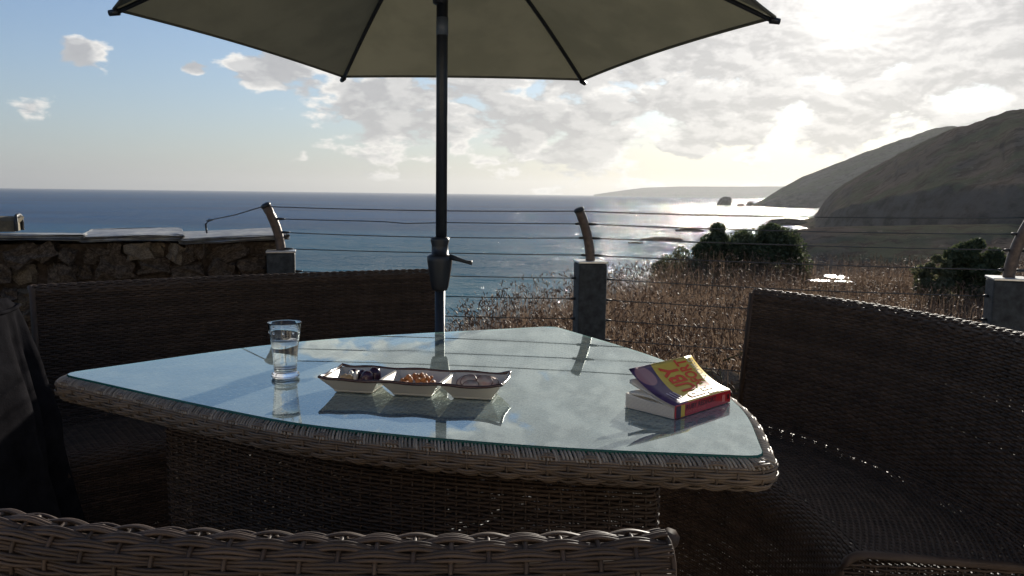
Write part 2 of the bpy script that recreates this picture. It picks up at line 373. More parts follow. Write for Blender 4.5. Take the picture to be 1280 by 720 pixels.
rock('sea_stack', 905, 256.5, 18, 11, 'pointed dark sea stack standing off the middle headland', .35, 3)
rock('sea_rock', 926, 257.5, 9, 3, 'small low rock between sea stack and headland', 0, 5)
rock('sea_rock', 938, 257.2, 10, 5, 'low knobbly rock touching the middle headland tip', .1, 8)
for k, (px, py, wp, hp, lb) in enumerate([(862, 289, 34, 4, 'long flat dark skerry left of the leafy bushes'), (828, 300, 52, 3.5, 'widest low skerry awash in the glittering shallows'), (795, 304, 20, 2, 'smallest flat skerry awash farthest from the shore bushes'), (985, 281, 56, 8, 'broad dark rock shelf at the near headland foot')]):
    rock('skerry', px, py, wp, hp, lb, 0, 11+k, .5)

# ------------------------------------------------------------------ patio
pat = tag(mesh('patio', *(lambda a: ([(x, y, z_) for z_ in (-.2, -.03) for (x, y) in a], [(3, 2, 1, 0), (4, 5, 6, 7), (0, 1, 5, 4), (1, 2, 6, 5), (2, 3, 7, 6), (3, 0, 4, 7)]))([(-3.3, -2.2), (3.3, -2.2), (3.3, 3.62), (-3.3, 3.62)]), sub_m), kind='structure')
pm = boxbm(.442, .442, .04, .006, 2); pv = bpy.data.meshes.new('paver'); pm.to_mesh(pv); pm.free(); pv.materials.append(paver_m)
for i in range(14):
    for j in range(12):
        o = link('paver', pv, pat); o.location = (-2.93+.45*i+(.225 if j % 2 else 0), -1.72+.45*j, -.019+rnd.uniform(-.001, .001)); o.rotation_euler = (rnd.gauss(0, .002), rnd.gauss(0, .002), rnd.choice((0, math.pi/2)))

# ------------------------------------------------------------------ stone wall
W0 = Vector((-1.0, 3.46, 0)); wd = Vector((.917, .40, 0)).normalized(); wn = Vector((wd.y, -wd.x, 0))      # wn faces the patio
WL, WH, WT = 2.3, .915, .46
wall = empty('stone_wall', W0); tag(wall, 'low rubble stone wall with pale slate capping beside the fence', 'wall')
def wpt(s, o, z_): return W0*0 - wd*s + wn*(-o) + Vector((0, 0, z_))
core = [wpt(s, o, z_) for z_ in (-.3, WH-.005) for (s, o) in ((.03, .03), (WL, .03), (WL, WT-.03), (.03, WT-.03))]
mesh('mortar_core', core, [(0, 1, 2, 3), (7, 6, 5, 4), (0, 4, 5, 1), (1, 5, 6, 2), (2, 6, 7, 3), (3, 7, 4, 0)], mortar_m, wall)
stone_meshes = []
for k in range(14):
    bm = bmesh.new(); bmesh.ops.create_cube(bm, size=1); bmesh.ops.subdivide_edges(bm, edges=bm.edges[:], cuts=2, use_grid_fill=True)
    r_ = random.Random(k+50)
    for v_ in bm.verts:
        c_ = v_.co; l = max(abs(c_.x), abs(c_.y), abs(c_.z)); rad = c_.length
        v_.co = c_*(1-.22*(rad-l)) + Vector((r_.uniform(-.11, .11), r_.uniform(-.12, .12), r_.uniform(-.13, .13)))
    me = bpy.data.meshes.new('stone'); bmesh.ops.recalc_face_normals(bm, faces=bm.faces); bm.to_mesh(me); bm.free(); me.materials.append(stone_l if k % 6 == 0 else stone_m); stone_meshes.append(me)
wang = math.atan2(wd.y, wd.x)
zc = 0.0
while zc < WH-.03:
    h_ = min(rnd.uniform(.045, .11), WH-zc); s = rnd.uniform(-.05, 0)
    if WH-zc-h_ < .025: h_ = WH-zc
    while s < WL:
        l_ = rnd.uniform(.05, .20)
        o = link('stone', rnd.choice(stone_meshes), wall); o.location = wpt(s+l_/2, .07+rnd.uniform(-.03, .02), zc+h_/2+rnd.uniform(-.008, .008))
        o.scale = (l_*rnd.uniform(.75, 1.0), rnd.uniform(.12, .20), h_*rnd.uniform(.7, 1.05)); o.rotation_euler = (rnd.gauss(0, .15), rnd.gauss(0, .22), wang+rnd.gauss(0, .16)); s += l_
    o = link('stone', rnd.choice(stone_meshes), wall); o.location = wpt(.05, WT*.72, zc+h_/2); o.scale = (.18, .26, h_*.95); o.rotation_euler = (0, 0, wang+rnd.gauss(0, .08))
    zc += h_
s = -.02
for k, l_ in enumerate((.42, .36, .5, .44, .4, .3)):
    bm = boxbm(l_+.01, WT+.06, .022, .005, 2); bmesh.ops.subdivide_edges(bm, edges=bm.edges[:], cuts=2, use_grid_fill=True)
    for v_ in bm.verts: v_.co += Vector((rnd.uniform(-.010, .010), rnd.uniform(-.024, .024), .006*math.sin(7*v_.co.x+k)+rnd.uniform(-.003, .003)))
    o = bmobj('cap_slab', bm, slate_m, wall); o.location = wpt(s+l_/2, WT/2-.005, WH+.013+.006*(k % 2)); o.rotation_euler = (rnd.gauss(0, .012), rnd.gauss(0, .008), wang); s += l_
# weathered block lying on the capping
blk_m = mat('weathered_timber', (.16, .13, .075), .85, col2=(.09, .075, .05), vscale=14, var=.3, bump=.6, bscale=70)
bp = W0+wpt(1.12, WT*.62, WH+.036)
blk = empty('timber_block', bp, wang); tag(blk, 'weathered timber block with black rounded end lying on wall capping', 'block')
v, f = [], []
prof = [(-.07, 0), (-.07, .045), (-.055, .058), (.0, .062), (.05, .056), (.075, .03), (.085, 0)]
for x_ in (-.42, .10):
    for (a, b) in prof: v.append((x_+(.02 if x_ > 0 and b > .05 else 0), a, b))
n_ = len(prof)
for k in range(n_): f.append((k, (k+1) % n_, n_+(k+1) % n_, n_+k))
f += [tuple(range(n_))[::-1], tuple(range(n_, 2*n_))]
mesh('body', v, f, blk_m, blk)
tube('end_strip', [(.106, a*1.04, b*1.05+.002) for (a, b) in prof], .008, plastic, blk, 6)

# ------------------------------------------------------------------ fence
fence = empty('wire_fence', (0, 3.2, 0)); tag(fence, 'wire fence with grey square posts and curved tube tops', 'fence')
O = Vector((0, 3.2, 0))
def wp(name, *a, **k): o = tube(name, [Vector(p)-O for p in a[0]], *a[1:], parent=fence, **k); return o
posts = [dict(c=Vector((-.985, 3.40, 0)), top=.877, rot=.25, lean=Vector((-.05, -.035, 0)), h=.20),
         dict(c=Vector((.318, 3.25, 0)), top=.862, rot=.12, lean=Vector((-.052, -.02, 0)), h=.215),
         dict(c=Vector((1.745, 2.80, 0)), top=.858, rot=-.30, lean=Vector((.05, -.03, 0)), h=.225)]
for p in posts:
    bm = boxbm(.115, .115, p['top']-.008+.25, .006, 2, (0, 0, (p['top']-.008-.25)/2)); o = bmobj('post_base', bm, post_m, fence); o.location = p['c']-O; o.rotation_euler = (0, 0, p['rot'])
    o = bmobj('post_cap', boxbm(.121, .121, .009, .002, 1, (0, 0, p['top']-.0025)), postcap_m, fence); o.location = p['c']-O; o.rotation_euler = (0, 0, p['rot'])
    pts = [p['c']+Vector((0, 0, p['top']-.01+p['h']*t_))+p['lean']*(t_**1.9) for t_ in np.linspace(0, 1, 10)]
    tu = wp('post_tube', pts, .0195, rust_m, sides=14)
    p['pts'] = pts
    e = pts[-1]-pts[-2]; e.normalize()
    wp('tube_cap', [pts[-1]-e*.004, pts[-1]+e*.006, pts[-1]+e*.011], [.0215, .0215, .012], plastic, sides=14)
WZ = [1.056, 1.012, .955, .885, .79, .705, .622, .54, .455, .37, .28]
def post_at(p, z_):
    if z_ > p['top']:
        for a, b in zip(p['pts'], p['pts'][1:]):
            if a.z <= z_ <= b.z: return a.lerp(b, (z_-a.z)/(b.z-a.z)), .0195
        return p['pts'][-1].copy(), .0195
    return p['c']+Vector((0, 0, z_)), .058
def wire(a, b, sag=.006, kink=0.0):
    pts = []
    for t_ in np.linspace(0, 1, 17):
        q_ = a.lerp(b, t_); q_.z -= sag*4*t_*(1-t_) + kink*math.exp(-((t_-.45)/.06)**2); pts.append(q_)
    return wp('wire', pts, .0021, wire_m, sides=5)
far_r = dict(c=Vector((3.2, 2.25, 0)), top=.86, pts=[Vector((3.2, 2.25, .85)), Vector((3.24, 2.2, 1.08))])
for pa, pb in ((posts[0], posts[1]), (posts[1], posts[2]), (posts[2], far_r)):
    dirn = (pb['c']-pa['c']).normalized()
    for k, z_ in enumerate(WZ):
        a, ra = post_at(pa, z_); b, rb = post_at(pb, z_)
        if k == 0: a.z = pa['pts'][-1].z-.004; b.z = pb['pts'][-1].z-.004
        wire(a+dirn*(ra-.004), b-dirn*(rb-.004), rnd.uniform(.003, .010), .007 if k == 1 and pa is posts[0] else 0)
        if k:
            wp('tensioner', [a+dirn*(ra-.003), a+dirn*(ra+.010), a+dirn*(ra+.034)], [.0052, .0058, .0034], plastic, sides=8)
            if pb is not far_r: wp('tensioner', [b-dirn*(rb-.003), b-dirn*(rb+.010), b-dirn*(rb+.018)], [.0052, .0058, .0034], plastic, sides=8)
o = wp('far_post', [Vector((3.2, 2.25, -.2)), Vector((3.2, 2.25, .86))], .05, post_m, sides=4, smooth=False)
# stay cable from the first post down to an eye on the wall
t0 = posts[0]['pts'][-1]; an = W0+wpt(.29, .24, WH+.033)
wp('stay_cable', [t0, t0.lerp(an+Vector((0, 0, .045)), .5)+Vector((0, 0, -.006)), an+Vector((0, 0, .045))], .0024, wire_m, sides=6)
wp('anchor_eye', [an+Vector((0, 0, -.01)), an+Vector((-.004, 0, .03)), an+Vector((.012, 0, .048)), an+Vector((.03, .0, .05))], [.004, .005, .006, .003], plastic, sides=8)

# ------------------------------------------------------------------ table
TZ = .735
def catmull(pts, n):
    P = [np.array(p[:2], float) for p in pts]; P = [2*P[0]-P[1]]+P+[2*P[-1]-P[-2]]; out = []
    for i in range(1, len(P)-2):
        for t_ in np.linspace(0, 1, n, endpoint=False):
            a, b, c_, d_ = P[i-1:i+3]; out.append(.5*((2*b)+(-a+c_)*t_+(2*a-5*b+4*c_-d_)*t_**2+(-a+3*b-3*c_+d_)*t_**3))
    return out
side1 = [PZ(*p, TZ) for p in ((79, 468), (283, 512.5), (420, 535), (680, 558), (957, 571))]
side2 = [PZ(*p, TZ) for p in ((957, 569), (920, 504), (832, 451), (693, 407.5))]
side3 = [PZ(*p, TZ) for p in ((690, 407.5), (385, 426), (79, 466))]
ring = np.array(catmull(side1, 30)+catmull(side2, 30)+catmull(side3, 40))
def resample(P, n, closed=True):
    Q = np.vstack([P, P[:1]]) if closed else P
    L = np.concatenate([[0], np.cumsum(np.linalg.norm(np.diff(Q, axis=0), axis=1))]); s_ = np.linspace(0, L[-1], n, endpoint=not closed)
    return np.stack([np.interp(s_, L, Q[:, 0]), np.interp(s_, L, Q[:, 1])], -1), L[-1]
ring, per = resample(ring, 720)
for _ in range(14): ring = .5*ring+.25*(np.roll(ring, 1, 0)+np.roll(ring, -1, 0))      # round the corners a little
tc_ = ring.mean(0)
area = np.sum(ring[:, 0]*np.roll(ring[:, 1], -1)-np.roll(ring[:, 0], -1)*ring[:, 1])
if area < 0: ring = ring[::-1].copy()
tg = norm(np.roll(ring, -1, 0)-np.roll(ring, 1, 0)); outn = np.stack([tg[:, 1], -tg[:, 0]], -1)
table = empty('dining_table', (tc_[0], tc_[1], 0)); TO = np.array([tc_[0], tc_[1], 0])
tag(table, 'three sided woven wicker dining table with clear glass top', 'table')
def ringf(s_, off):
    i = (np.asarray(s_)/per*720) % 720; i0 = np.floor(i).astype(int) % 720; i1 = (i0+1) % 720; fr = (i-np.floor(i))[..., None]
    return (ring[i0]*(1-fr)+ring[i1]*fr) + (outn[i0]*(1-fr)+outn[i1]*fr)*np.asarray(off)[..., None]
# apron: a rolled woven band round the edge (v runs down the outside)
AP = np.array([1.0, .74])*np.array([(-.012, -.010), (.004, -.010), (.016, -.016), (.021, -.030), (.021, -.048), (.016, -.062), (.003, -.071), (-.02, -.073)])
apl = np.concatenate([[0], np.cumsum(np.linalg.norm(np.diff(AP, axis=0), axis=1))])
def S_apron(u, v_):
    o_ = np.interp(v_, apl, AP[:, 0]); z_ = np.interp(v_, apl, AP[:, 1]); p = ringf(u, o_)
    return np.concatenate([p, (TZ+z_)[..., None]], -1)-TO
v, q = weave(S_apron, per, np.arange(.024, apl[-1], .0046), sp=.032, amp=.0028, rad=(.0019, .0026), per=2, spp=6, sides=5)
mesh('apron', v, q, wicker_a, table, True, 'stuff', True)
# short strands bound over the rim
n_ = int(per/.0062); s_ = np.linspace(0, per, n_, endpoint=False)+rng.normal(0, .0008, n_); vv = np.linspace(0, .036, 7)
UU, VV = np.meshgrid(s_, vv, indexing='ij'); P = S_apron(UU+VV*.35, VV); P[..., 2] += .002
a_, b_ = frames(P); v, q = tubes(P, a_, b_, .0022, .0022, 5); mesh('rim_binding', v, q, wicker_b, table, True, 'stuff', True)
# woven top below the glass
def inside(p):
    x, y = p[:, 0], p[:, 1]; c_ = np.zeros(len(p), bool); r2 = np.roll(ring, -1, 0)
    for (x1, y1), (x2, y2) in zip(ring[::6], np.roll(ring[::6], -1, 0)):
        k = ((y1 > y) != (y2 > y)) & (x < (x2-x1)*(y-y1)/(y2-y1+1e-12)+x1); c_ ^= k
    return c_
dirw = norm(np.array([.83, .56])); perp = np.array([-dirw[1], dirw[0]]); parts = []; sp = .016
for k, o_ in enumerate(np.arange(-1.1, 1.1, .0072)):
    t_ = np.arange(-1.1, 1.1, sp/3); p = tc_+dirw*t_[:, None]+perp*o_; ok = inside(p)
    if ok.sum() < 4: continue
    i0, i1 = np.where(ok)[0][[0, -1]]; t_ = t_[i0:i1+1]; p = p[i0:i1+1]
    P = np.concatenate([p, (TZ-.0165+.0018*np.cos(np.pi*t_/sp+np.pi*k))[:, None]], -1)-TO
    n_ = len(t_); A_ = np.tile(np.array([0, 0, 1.]), (1, n_, 1)); B_ = np.tile(np.array([perp[0], perp[1], 0]), (1, n_, 1)); parts.append(tubes(P[None], A_, B_, .0016, .0031, 4))
for o_ in np.arange(-1.1, 1.1, sp):
    t_ = np.arange(-1.1, 1.1, .02); p = tc_+perp*t_[:, None]+dirw*o_; ok = inside(p)
    if ok.sum() < 3: continue
    i0, i1 = np.where(ok)[0][[0, -1]]; p = p[[i0, i1]]; P = np.concatenate([p, np.full((2, 1), TZ-.0165)], -1)-TO
    A_ = np.tile(np.array([0, 0, 1.]), (1, 2, 1)); B_ = np.tile(np.array([dirw[0], dirw[1], 0]), (1, 2, 1)); parts.append(tubes(P[None], A_, B_, .0018, .0022, 4))
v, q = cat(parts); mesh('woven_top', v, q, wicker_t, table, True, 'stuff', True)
rb = ringf(np.arange(0, per, per/180), np.full(180, -.004))
board = [(*(p-tc_), TZ-.030) for p in rb]+[(*(p-tc_), TZ-.048) for p in rb]
mesh('top_board', board, [tuple(range(180)), tuple(range(180, 360))[::-1]]+[(k, 180+k, 180+(k+1) % 180, (k+1) % 180) for k in range(180)], wicker, table)
# glass sheet
def glass_sheet():
    m = bpy.data.materials.new('table_glass'); m.use_nodes = True; t = NT(m.node_tree)
    fr = t.n('ShaderNodeFresnel', i={'IOR': 2.0}).outputs[0]
    fr = t.m('DIVIDE', t.m('MULTIPLY', fr, 2.0), t.m('ADD', fr, 1.0))           # both faces of the sheet
    co = t.n('ShaderNodeTexCoord').outputs['Object']
    smear = t.ss(t.noise(co, 5.0, 5, .6), .45, .7, .012, .05)
    gl = t.n('ShaderNodeBsdfGlossy', i={'Color': (.88, .97, .945, 1), 'Roughness': smear})
    tr = t.n('ShaderNodeBsdfTransparent', i={'Color': (.90, .955, .945, 1)})
    mx = t.n('ShaderNodeMixShader', i={0: fr, 1: tr.outputs[0], 2: gl.outputs[0]})
    sky_veil = t.n('ShaderNodeBsdfDiffuse', i={'Color': (.66, .79, .76, 1)})  # pale aqua diffuse layer painted in to strengthen the sky's reflection
    mx = t.n('ShaderNodeMixShader', i={0: t.ss(t.noise(co, 9.0, 8, .65), .35, .75, .12, .27), 1: mx.outputs[0], 2: sky_veil.outputs[0]})
    t.n('ShaderNodeOutputMaterial', i={0: mx.outputs[0]}); return m
glass_m = glass_sheet(); edge_m = mat('green_glass_edge', (.02, .16, .125), .15, trans=.45)
NG = 240; gr = ringf(np.arange(0, per, per/NG)[:NG], np.full(NG, 0.0)); gi = ringf(np.arange(0, per, per/NG)[:NG], np.full(NG, -.0016))
mesh('glass_top', [(*(p-tc_), TZ) for p in gi], [tuple(range(NG))], glass_m, table)
vz = [(*(p-tc_), TZ-.0001) for p in gi]+[(*(p-tc_), TZ-.0018) for p in gr]+[(*(p-tc_), TZ-.0066) for p in gr]+[(*(p-tc_), TZ-.0084) for p in gi]
mesh('glass_edge', vz, [(j*NG+k, (j+1)*NG+k, (j+1)*NG+(k+1) % NG, j*NG+(k+1) % NG) for j in range(3) for k in range(NG)], edge_m, table, True)
# woven pedestal, a rounded triangle below the top
cen = np.array([-.145, 1.75]); rp, perp_ = resample(cen+.75*(ring-cen), 720)
def S_ped(u, v_):
    i = (np.asarray(u)/perp_*720) % 720; i0 = np.floor(i).astype(int) % 720; i1 = (i0+1) % 720; fr = (i-np.floor(i))[..., None]; p = rp[i0]*(1-fr)+rp[i1]*fr
    zz = np.minimum(v_, .60); ov = np.maximum(v_-.60, 0); ang = np.minimum(ov/.05, 1)*math.pi/2
    inset = .035*(1-np.cos(ang))+np.maximum(ov-.05, 0); zz = zz+.035*np.sin(ang)
    cdir = norm(cen-p); p = p+cdir*inset[..., None]
    return np.concatenate([p, zz[..., None]], -1)-TO
v, q = weave(S_ped, perp_, np.arange(.03, .70, .0072), sp=.021, amp=.002, rad=(.0016, .0033), spp=4, sides=4)
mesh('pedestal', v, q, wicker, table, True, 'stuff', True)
for k in range(3):
    c_ = ring[np.argmax(((ring-cen)@np.array([(-.95, -.1), (.75, -.66), (.35, .94)][k])))]; p = cen+.56*(c_-cen)
    tube('leg', [Vector((p[0], p[1], 0))-Vector(TO), Vector((p[0], p[1], TZ-.05))-Vector(TO)], .022, wicker, table, 10)

# ------------------------------------------------------------------ benches
def circ(a, b, c_):
    A_ = np.array([[b[0]-a[0], b[1]-a[1]], [c_[0]-a[0], c_[1]-a[1]]])*2; B_ = np.array([b[0]**2-a[0]**2+b[1]**2-a[1]**2, c_[0]**2-a[0]**2+c_[1]**2-a[1]**2])
    o = np.linalg.solve(A_, B_); return o, np.linalg.norm(np.array(a)-o)
def bench(p0, p1, p2, label, top=.86, pitch=.0068, sp=.021, back_pitch=None, rimper=2, bump=None):
    """p0,p1,p2: plan points of the top rail, right end to left end as seen from the table side"""
    o, rad = circ(p0, p1, p2); a0 = math.atan2(p0[1]-o[1], p0[0]-o[0]); a1 = math.atan2(p2[1]-o[1], p2[0]-o[0])
    da = a1-a0
    while da <= -math.pi: da += 2*math.pi
    while da > math.pi: da -= 2*math.pi
    L = abs(da)*rad; mid = np.array(p1)
    b = empty('wicker_bench', (mid[0], mid[1], 0)); tag(b, label, 'bench', 'curved benches round the table'); BO = np.array([mid[0], mid[1], 0])
    # section of the bench: offset outwards from the rail circle, height
    REC = .055; SD_ = .47; SZ = .43
    def sec(pts):
        pts = np.array(pts); l = np.concatenate([[0], np.cumsum(np.linalg.norm(np.diff(pts, axis=0), axis=1))])
        def S(u, v_):
            off = np.interp(v_, l, pts[:, 0]); z_ = np.interp(v_, l, pts[:, 1]); a = a0+da*np.asarray(u)/L
            rr_ = rad+off
            if bump is not None: z_ = z_+bump(u)*(z_ > SZ+.2)
            return np.stack([o[0]+rr_*np.cos(a), o[1]+rr_*np.sin(a), z_], -1)-BO
        return S, l[-1]
    fillet = lambda cx, cz, r, t0, t1, n=6: [(cx+r*math.cos(t), cz+r*math.sin(t)) for t in np.linspace(t0, t1, n)]
    H = math.pi/2
    front = [(-SD_, .05)]+[(-SD_, .2)]+fillet(-SD_+.05, SZ-.05, .05, 2*H, H)
    seat = [(-SD_+.05, SZ), (-REC-.05, SZ-.012)]+fillet(-REC-.05, SZ+.028, .04, -H, 0)
    back = [(-REC-.012, SZ+.012), (-.024, top-.012)]
    rim = fillet(.0, top-.026, .026, 2*H, 0, 9)+[(.024, top-.05), (.020, top-.075)]
    outer = [(.012, top-.08), (-REC+.02, .30), (-REC+.01, .05)]
    for nm, pts, pt, s_, am, per_, sides, rd in (('front_panel', front, pitch, sp, .0014, 1, 4, (.0018, .0040)), ('seat', seat, pitch, sp, .0020, 1, 4, (.0018, .0040)),
            ('backrest', back, back_pitch or pitch, sp, .0021, 1, 4, (.0019, .0045)), ('top_rail', rim, .0031, sp*1.25, .0026, rimper, 6, (.0015, .0017)), ('back_panel', outer, .0095, sp, .002, 1, 4, (.0018, .0046))):
        S, l = sec(pts)
        if nm == 'back_panel' : vs = np.arange(.29, l, pt)
        else: vs = np.arange(pt*.5, l, pt)
        v, q = weave(S, L, vs, sp=s_, amp=am, rad=rd, per=per_, spp=4 if sides == 4 else 6, sides=sides)
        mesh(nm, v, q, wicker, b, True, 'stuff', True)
    # ends: woven panel between the section and the floor, with a rolled edge along the section
    allp = np.array(front+seat+back+[(-.01, top-.012), (.0, top-.003)])
    for u_, sgn in ((0.0, -1), (L, 1)):
        a = a0+da*u_/L; er = np.array([math.cos(a), math.sin(a), 0]); et = np.array([-math.sin(a), math.cos(a), 0])*np.sign(da)*sgn
        cpt = np.array([o[0], o[1], 0])-BO
        P = np.array([cpt+er*(rad+x_)+et*.004+np.array([0, 0, z_]) for x_, z_ in allp[2:]])
        tube('edge_roll', [tuple(p) for p in P], .009, wicker, b, 8)
        edge_o = [(-REC+.012, .05), (-REC+.02, .30), (-REC+.01, SZ)]
        def Se(u, v_, er=er, et=et, cpt=cpt):
            off = -SD_+.008+np.asarray(u); z_ = .05+np.asarray(v_)
            return cpt+er*(rad+off)[..., None]+et*.003+np.array([0, 0, 1.])*z_[..., None]
        v, q = weave(Se, SD_-REC-.0, np.arange(.004, SZ-.07, .0075), sp=sp, amp=.002, rad=(.0016, .0031))
        mesh('side_panel', v, q, wicker, b, True, 'stuff', True)
        for off in (-SD_+.03, -REC-.03):
            p = cpt+er*(rad+off)-et*.03; tube('leg', [tuple(p+np.array([0, 0, .0])), tuple(p+np.array([0, 0, SZ-.02]))], .02, wicker, b, 10)
        p = cpt+er*(rad-.03)-et*.02; p2_ = cpt+er*(rad-.012)-et*.02
        tube('back_post', [tuple(cpt+er*(rad-REC+.012)-et*.022+np.array([0, 0, .0])), tuple(cpt+er*(rad-REC+.012)-et*.022+np.array([0, 0, SZ])), tuple(p2_+np.array([0, 0, top-.03]))], .012, wicker, b, 8)
    return b
BT_ = .838
bp_ = lambda *ps: [tuple(PZ(a, b, BT_)[:2]) for a, b in ps]
bench(*bp_((546, 336.5), (270, 346), (40, 357)), 'dark woven bench in front of the stone wall, behind the umbrella pole', top=BT_)
bench((1.125, 1.48), *bp_((1152, 391), (947, 361.5)), 'dark woven bench below the grass field, beside the book end of table', top=BT_)
bench((-1.03, .87), *bp_((240, 668), (832, 668)), 'brown woven bench with its back turned, between viewer and glass table', top=BT_, sp=.0245, rimper=3,
      bump=lambda u: .006*np.exp(-((np.asarray(u)-.62)/.05)**2))

# ------------------------------------------------------------------ black covered barbecue
cv = empty('covered_barbecue', (-1.47, 1.74, 0)); tag(cv, 'barbecue shrouded in a black fabric cover beside the bench end', 'barbecue')
n1_, n2_ = 120, 44; v, f = [], []
for j in range(n2_):
    t_ = j/(n2_-1)
    for k in range(n1_):
        a = 2*math.pi*k/n1_; c_, s_ = math.cos(a), math.sin(a); e = .32
        sx = math.copysign(abs(c_)**e, c_); sy = math.copysign(abs(s_)**e, s_)
        if t_ < .25: g = t_/.25; hh = .862-.035*math.sin(math.pi*g)*(.6+.4*math.sin(2*a))+.012*math.exp(-((a-.3)/.4)**2)*g; rx, ry = .275*g, .25*g
        else:
            g = (t_-.25)/.75; hh = .845*(1-g)+.03*g; fl = (.5+.5*math.sin(a*9+2*math.sin(2*a)))**1.6
            fo = .05*g**.7*fl+.028*math.sin(a*17+3*math.sin(3*a))*g**.8+.05*(float(fbm(a*5.0, g*2.2+a, 4, 14)))*min(1, g*3); rx = .268+.075*g+fo; ry = .245+.07*g+fo
            hh += .012*float(fbm(a*3, g*4, 3, 4))
        wob = 1+.05*float(fbm(4*c_+3, 4*s_+t_*3, 3, 8))*min(1, t_*3)
        v.append((rx*sx*wob, ry*sy*wob, hh))
for j in range(n2_-1):
    for k in range(n1_): f.append((j*n1_+k, (j+1)*n1_+k, (j+1)*n1_+(k+1) % n1_, j*n1_+(k+1) % n1_))
mesh('cover', v, f, cover_m, cv, True)
tube('seam', [(v[11*n1_+k][0]*1.012, v[11*n1_+k][1]*1.012, v[11*n1_+k][2]+.002) for k in list(range(n1_))+[0]], .005, cover_m, cv, 6)
tube('drawstring', [(.285, .0, .70), (.31, -.03, .69), (.325, -.045, .688)], .004, cover_m, cv, 6)

# ------------------------------------------------------------------ umbrella
ux, uy = -.218, 2.40
umb = empty('patio_umbrella', (ux, uy, 0)); tag(umb, 'open olive hexagonal patio umbrella on a dark pole behind the table', 'umbrella')
def can_mat():
    m = bpy.data.materials.new('olive_canopy'); m.use_nodes = True; t = NT(m.node_tree)
    co = t.n('ShaderNodeTexCoord').outputs['Object']
    col = t.mix(t.ss(t.noise(co, 6, 4), .35, .65), (.150, .150, .128), (.178, .176, .150))
    bn = t.n('ShaderNodeBump', i={'Strength': .15, 'Distance': .002, 'Height': t.noise(co, 400, 3)})
    df = t.n('ShaderNodeBsdfDiffuse', i={0: col, 'Normal': bn.outputs[0]}); tr = t.n('ShaderNodeBsdfTranslucent', i={0: t.mix(1.0, col, (1.0, .95, .74), 'MULTIPLY')})
    mx = t.n('ShaderNodeMixShader', i={0: .2, 1: df.outputs[0], 2: tr.outputs[0]})
    t.n('ShaderNodeOutputMaterial', i={0: mx.outputs[0]}); return m
can_m = can_mat()
tube('lower_pole', [(0, 0, .02), (0, 0, .90)], .0150, darkmetal, umb, 16)
tube('upper_pole', [(.004, 0, .95), (.006, 0, 1.98)], .0168, darkmetal, umb, 16)
tube('pole_band', [(.0055, 0, 1.585), (.0058, 0, 1.635)], .0176, mat('pale_label', (.10, .12, .15), .4), umb, 16)
lathe('joint_collar', [(0.016, 0.836), (0.022, 0.8382), (0.026, 0.8484), (0.034, 0.8959), (0.038, 0.9252), (0.039, 0.9398), (0.0323, 0.9449), (0.02565, 0.9464), (0.024699999999999996, 0.9727), (0.028499999999999998, 0.9873), (0.02755, 0.9961), (0.017099999999999997, 0.999)], 20, plastic, umb)
kn = tube('clamp_lever', [(.03, -.012, .940), (.06, -.02, .932), (.082, -.026, .926), (.098, -.03, .924)], [.009, .006, .005, .007], plastic, umb, 8)
RT, RZ, CTOP = 1.005, 1.648, 1.985
tilt = .072
def rimpt(k, r=RT):
    a = R(0+60*k); x_, y_ = r*.955*math.cos(a)+.012, r*math.sin(a); return Vector((x_, y_, RZ-tilt*y_))
crown = Vector((.006, 0, CTOP))
for k in range(6):
    A_, B_ = rimpt(k), rimpt(k+1); n_ = 16; v, f = [], []
    for j in range(n_+1):
        t_ = j/n_
        for i in range(n_+1):
            s_ = i/n_; e = A_.lerp(B_, s_); mid_in = 4*s_*(1-s_)
            p = crown.lerp(e, t_); p += Vector((0, 0, .05*math.sin(math.pi*t_)*0.6))
            p.z -= .035*mid_in*math.sin(math.pi*min(1, t_))*.7
            p = p.lerp(Vector((0, 0, p.z)), .045*mid_in*t_**2); p.z += .012*float(fbm(3*s_+k*4, t_*2.2, 3, 60+k))*math.sin(math.pi*t_)*mid_in**.3
            v.append(p)
    for j in range(n_):
        for i in range(n_): f.append((j*(n_+1)+i, (j+1)*(n_+1)+i, (j+1)*(n_+1)+i+1, j*(n_+1)+i+1))
    mesh('canopy_panel', v, f, can_m, umb, True)
    hem = [v[n_*(n_+1)+i] for i in range(n_+1)]
    tube('hem', hem, .005, can_m, umb, 6)
    rib = [crown.lerp(rimpt(k), t_)+Vector((0, 0, .05*math.sin(math.pi*t_)*.6-.013)) for t_ in np.linspace(.03, 1.0, 14)]
    tube('rib', rib, .0072, darkmetal, umb, 8)
    tube('rib_tip', [rimpt(k, RT*.985)+Vector((0, 0, -.008)), rimpt(k, RT*1.015)+Vector((0, 0, -.012))], [.0105, .009], plastic, umb, 8)
    st = crown.lerp(rimpt(k), .48)+Vector((0, 0, .0)); hb = Vector((.03*math.cos(R(60*k)), .03*math.sin(R(60*k)), 1.712))
    tube('strut', [hb, st], .0075, darkmetal, umb, 8)
lathe('runner_hub', [(.018, 1.672), (.022, 1.676), (.022, 1.69), (.040, 1.698), (.052, 1.708), (.052, 1.728), (.03, 1.742), (.018, 1.745)], 18, plastic, umb)
lathe('finial', [(.03, CTOP-.02), (.034, CTOP+.01), (.02, CTOP+.03), (.026, CTOP+.05), (.012, CTOP+.075)], 16, plastic, umb)
lathe('base_weight', [(.23, 0), (.235, .02), (.22, .05), (.09, .085), (.03, .10), (.027, .36), (.018, .362)], 32, plastic, umb)

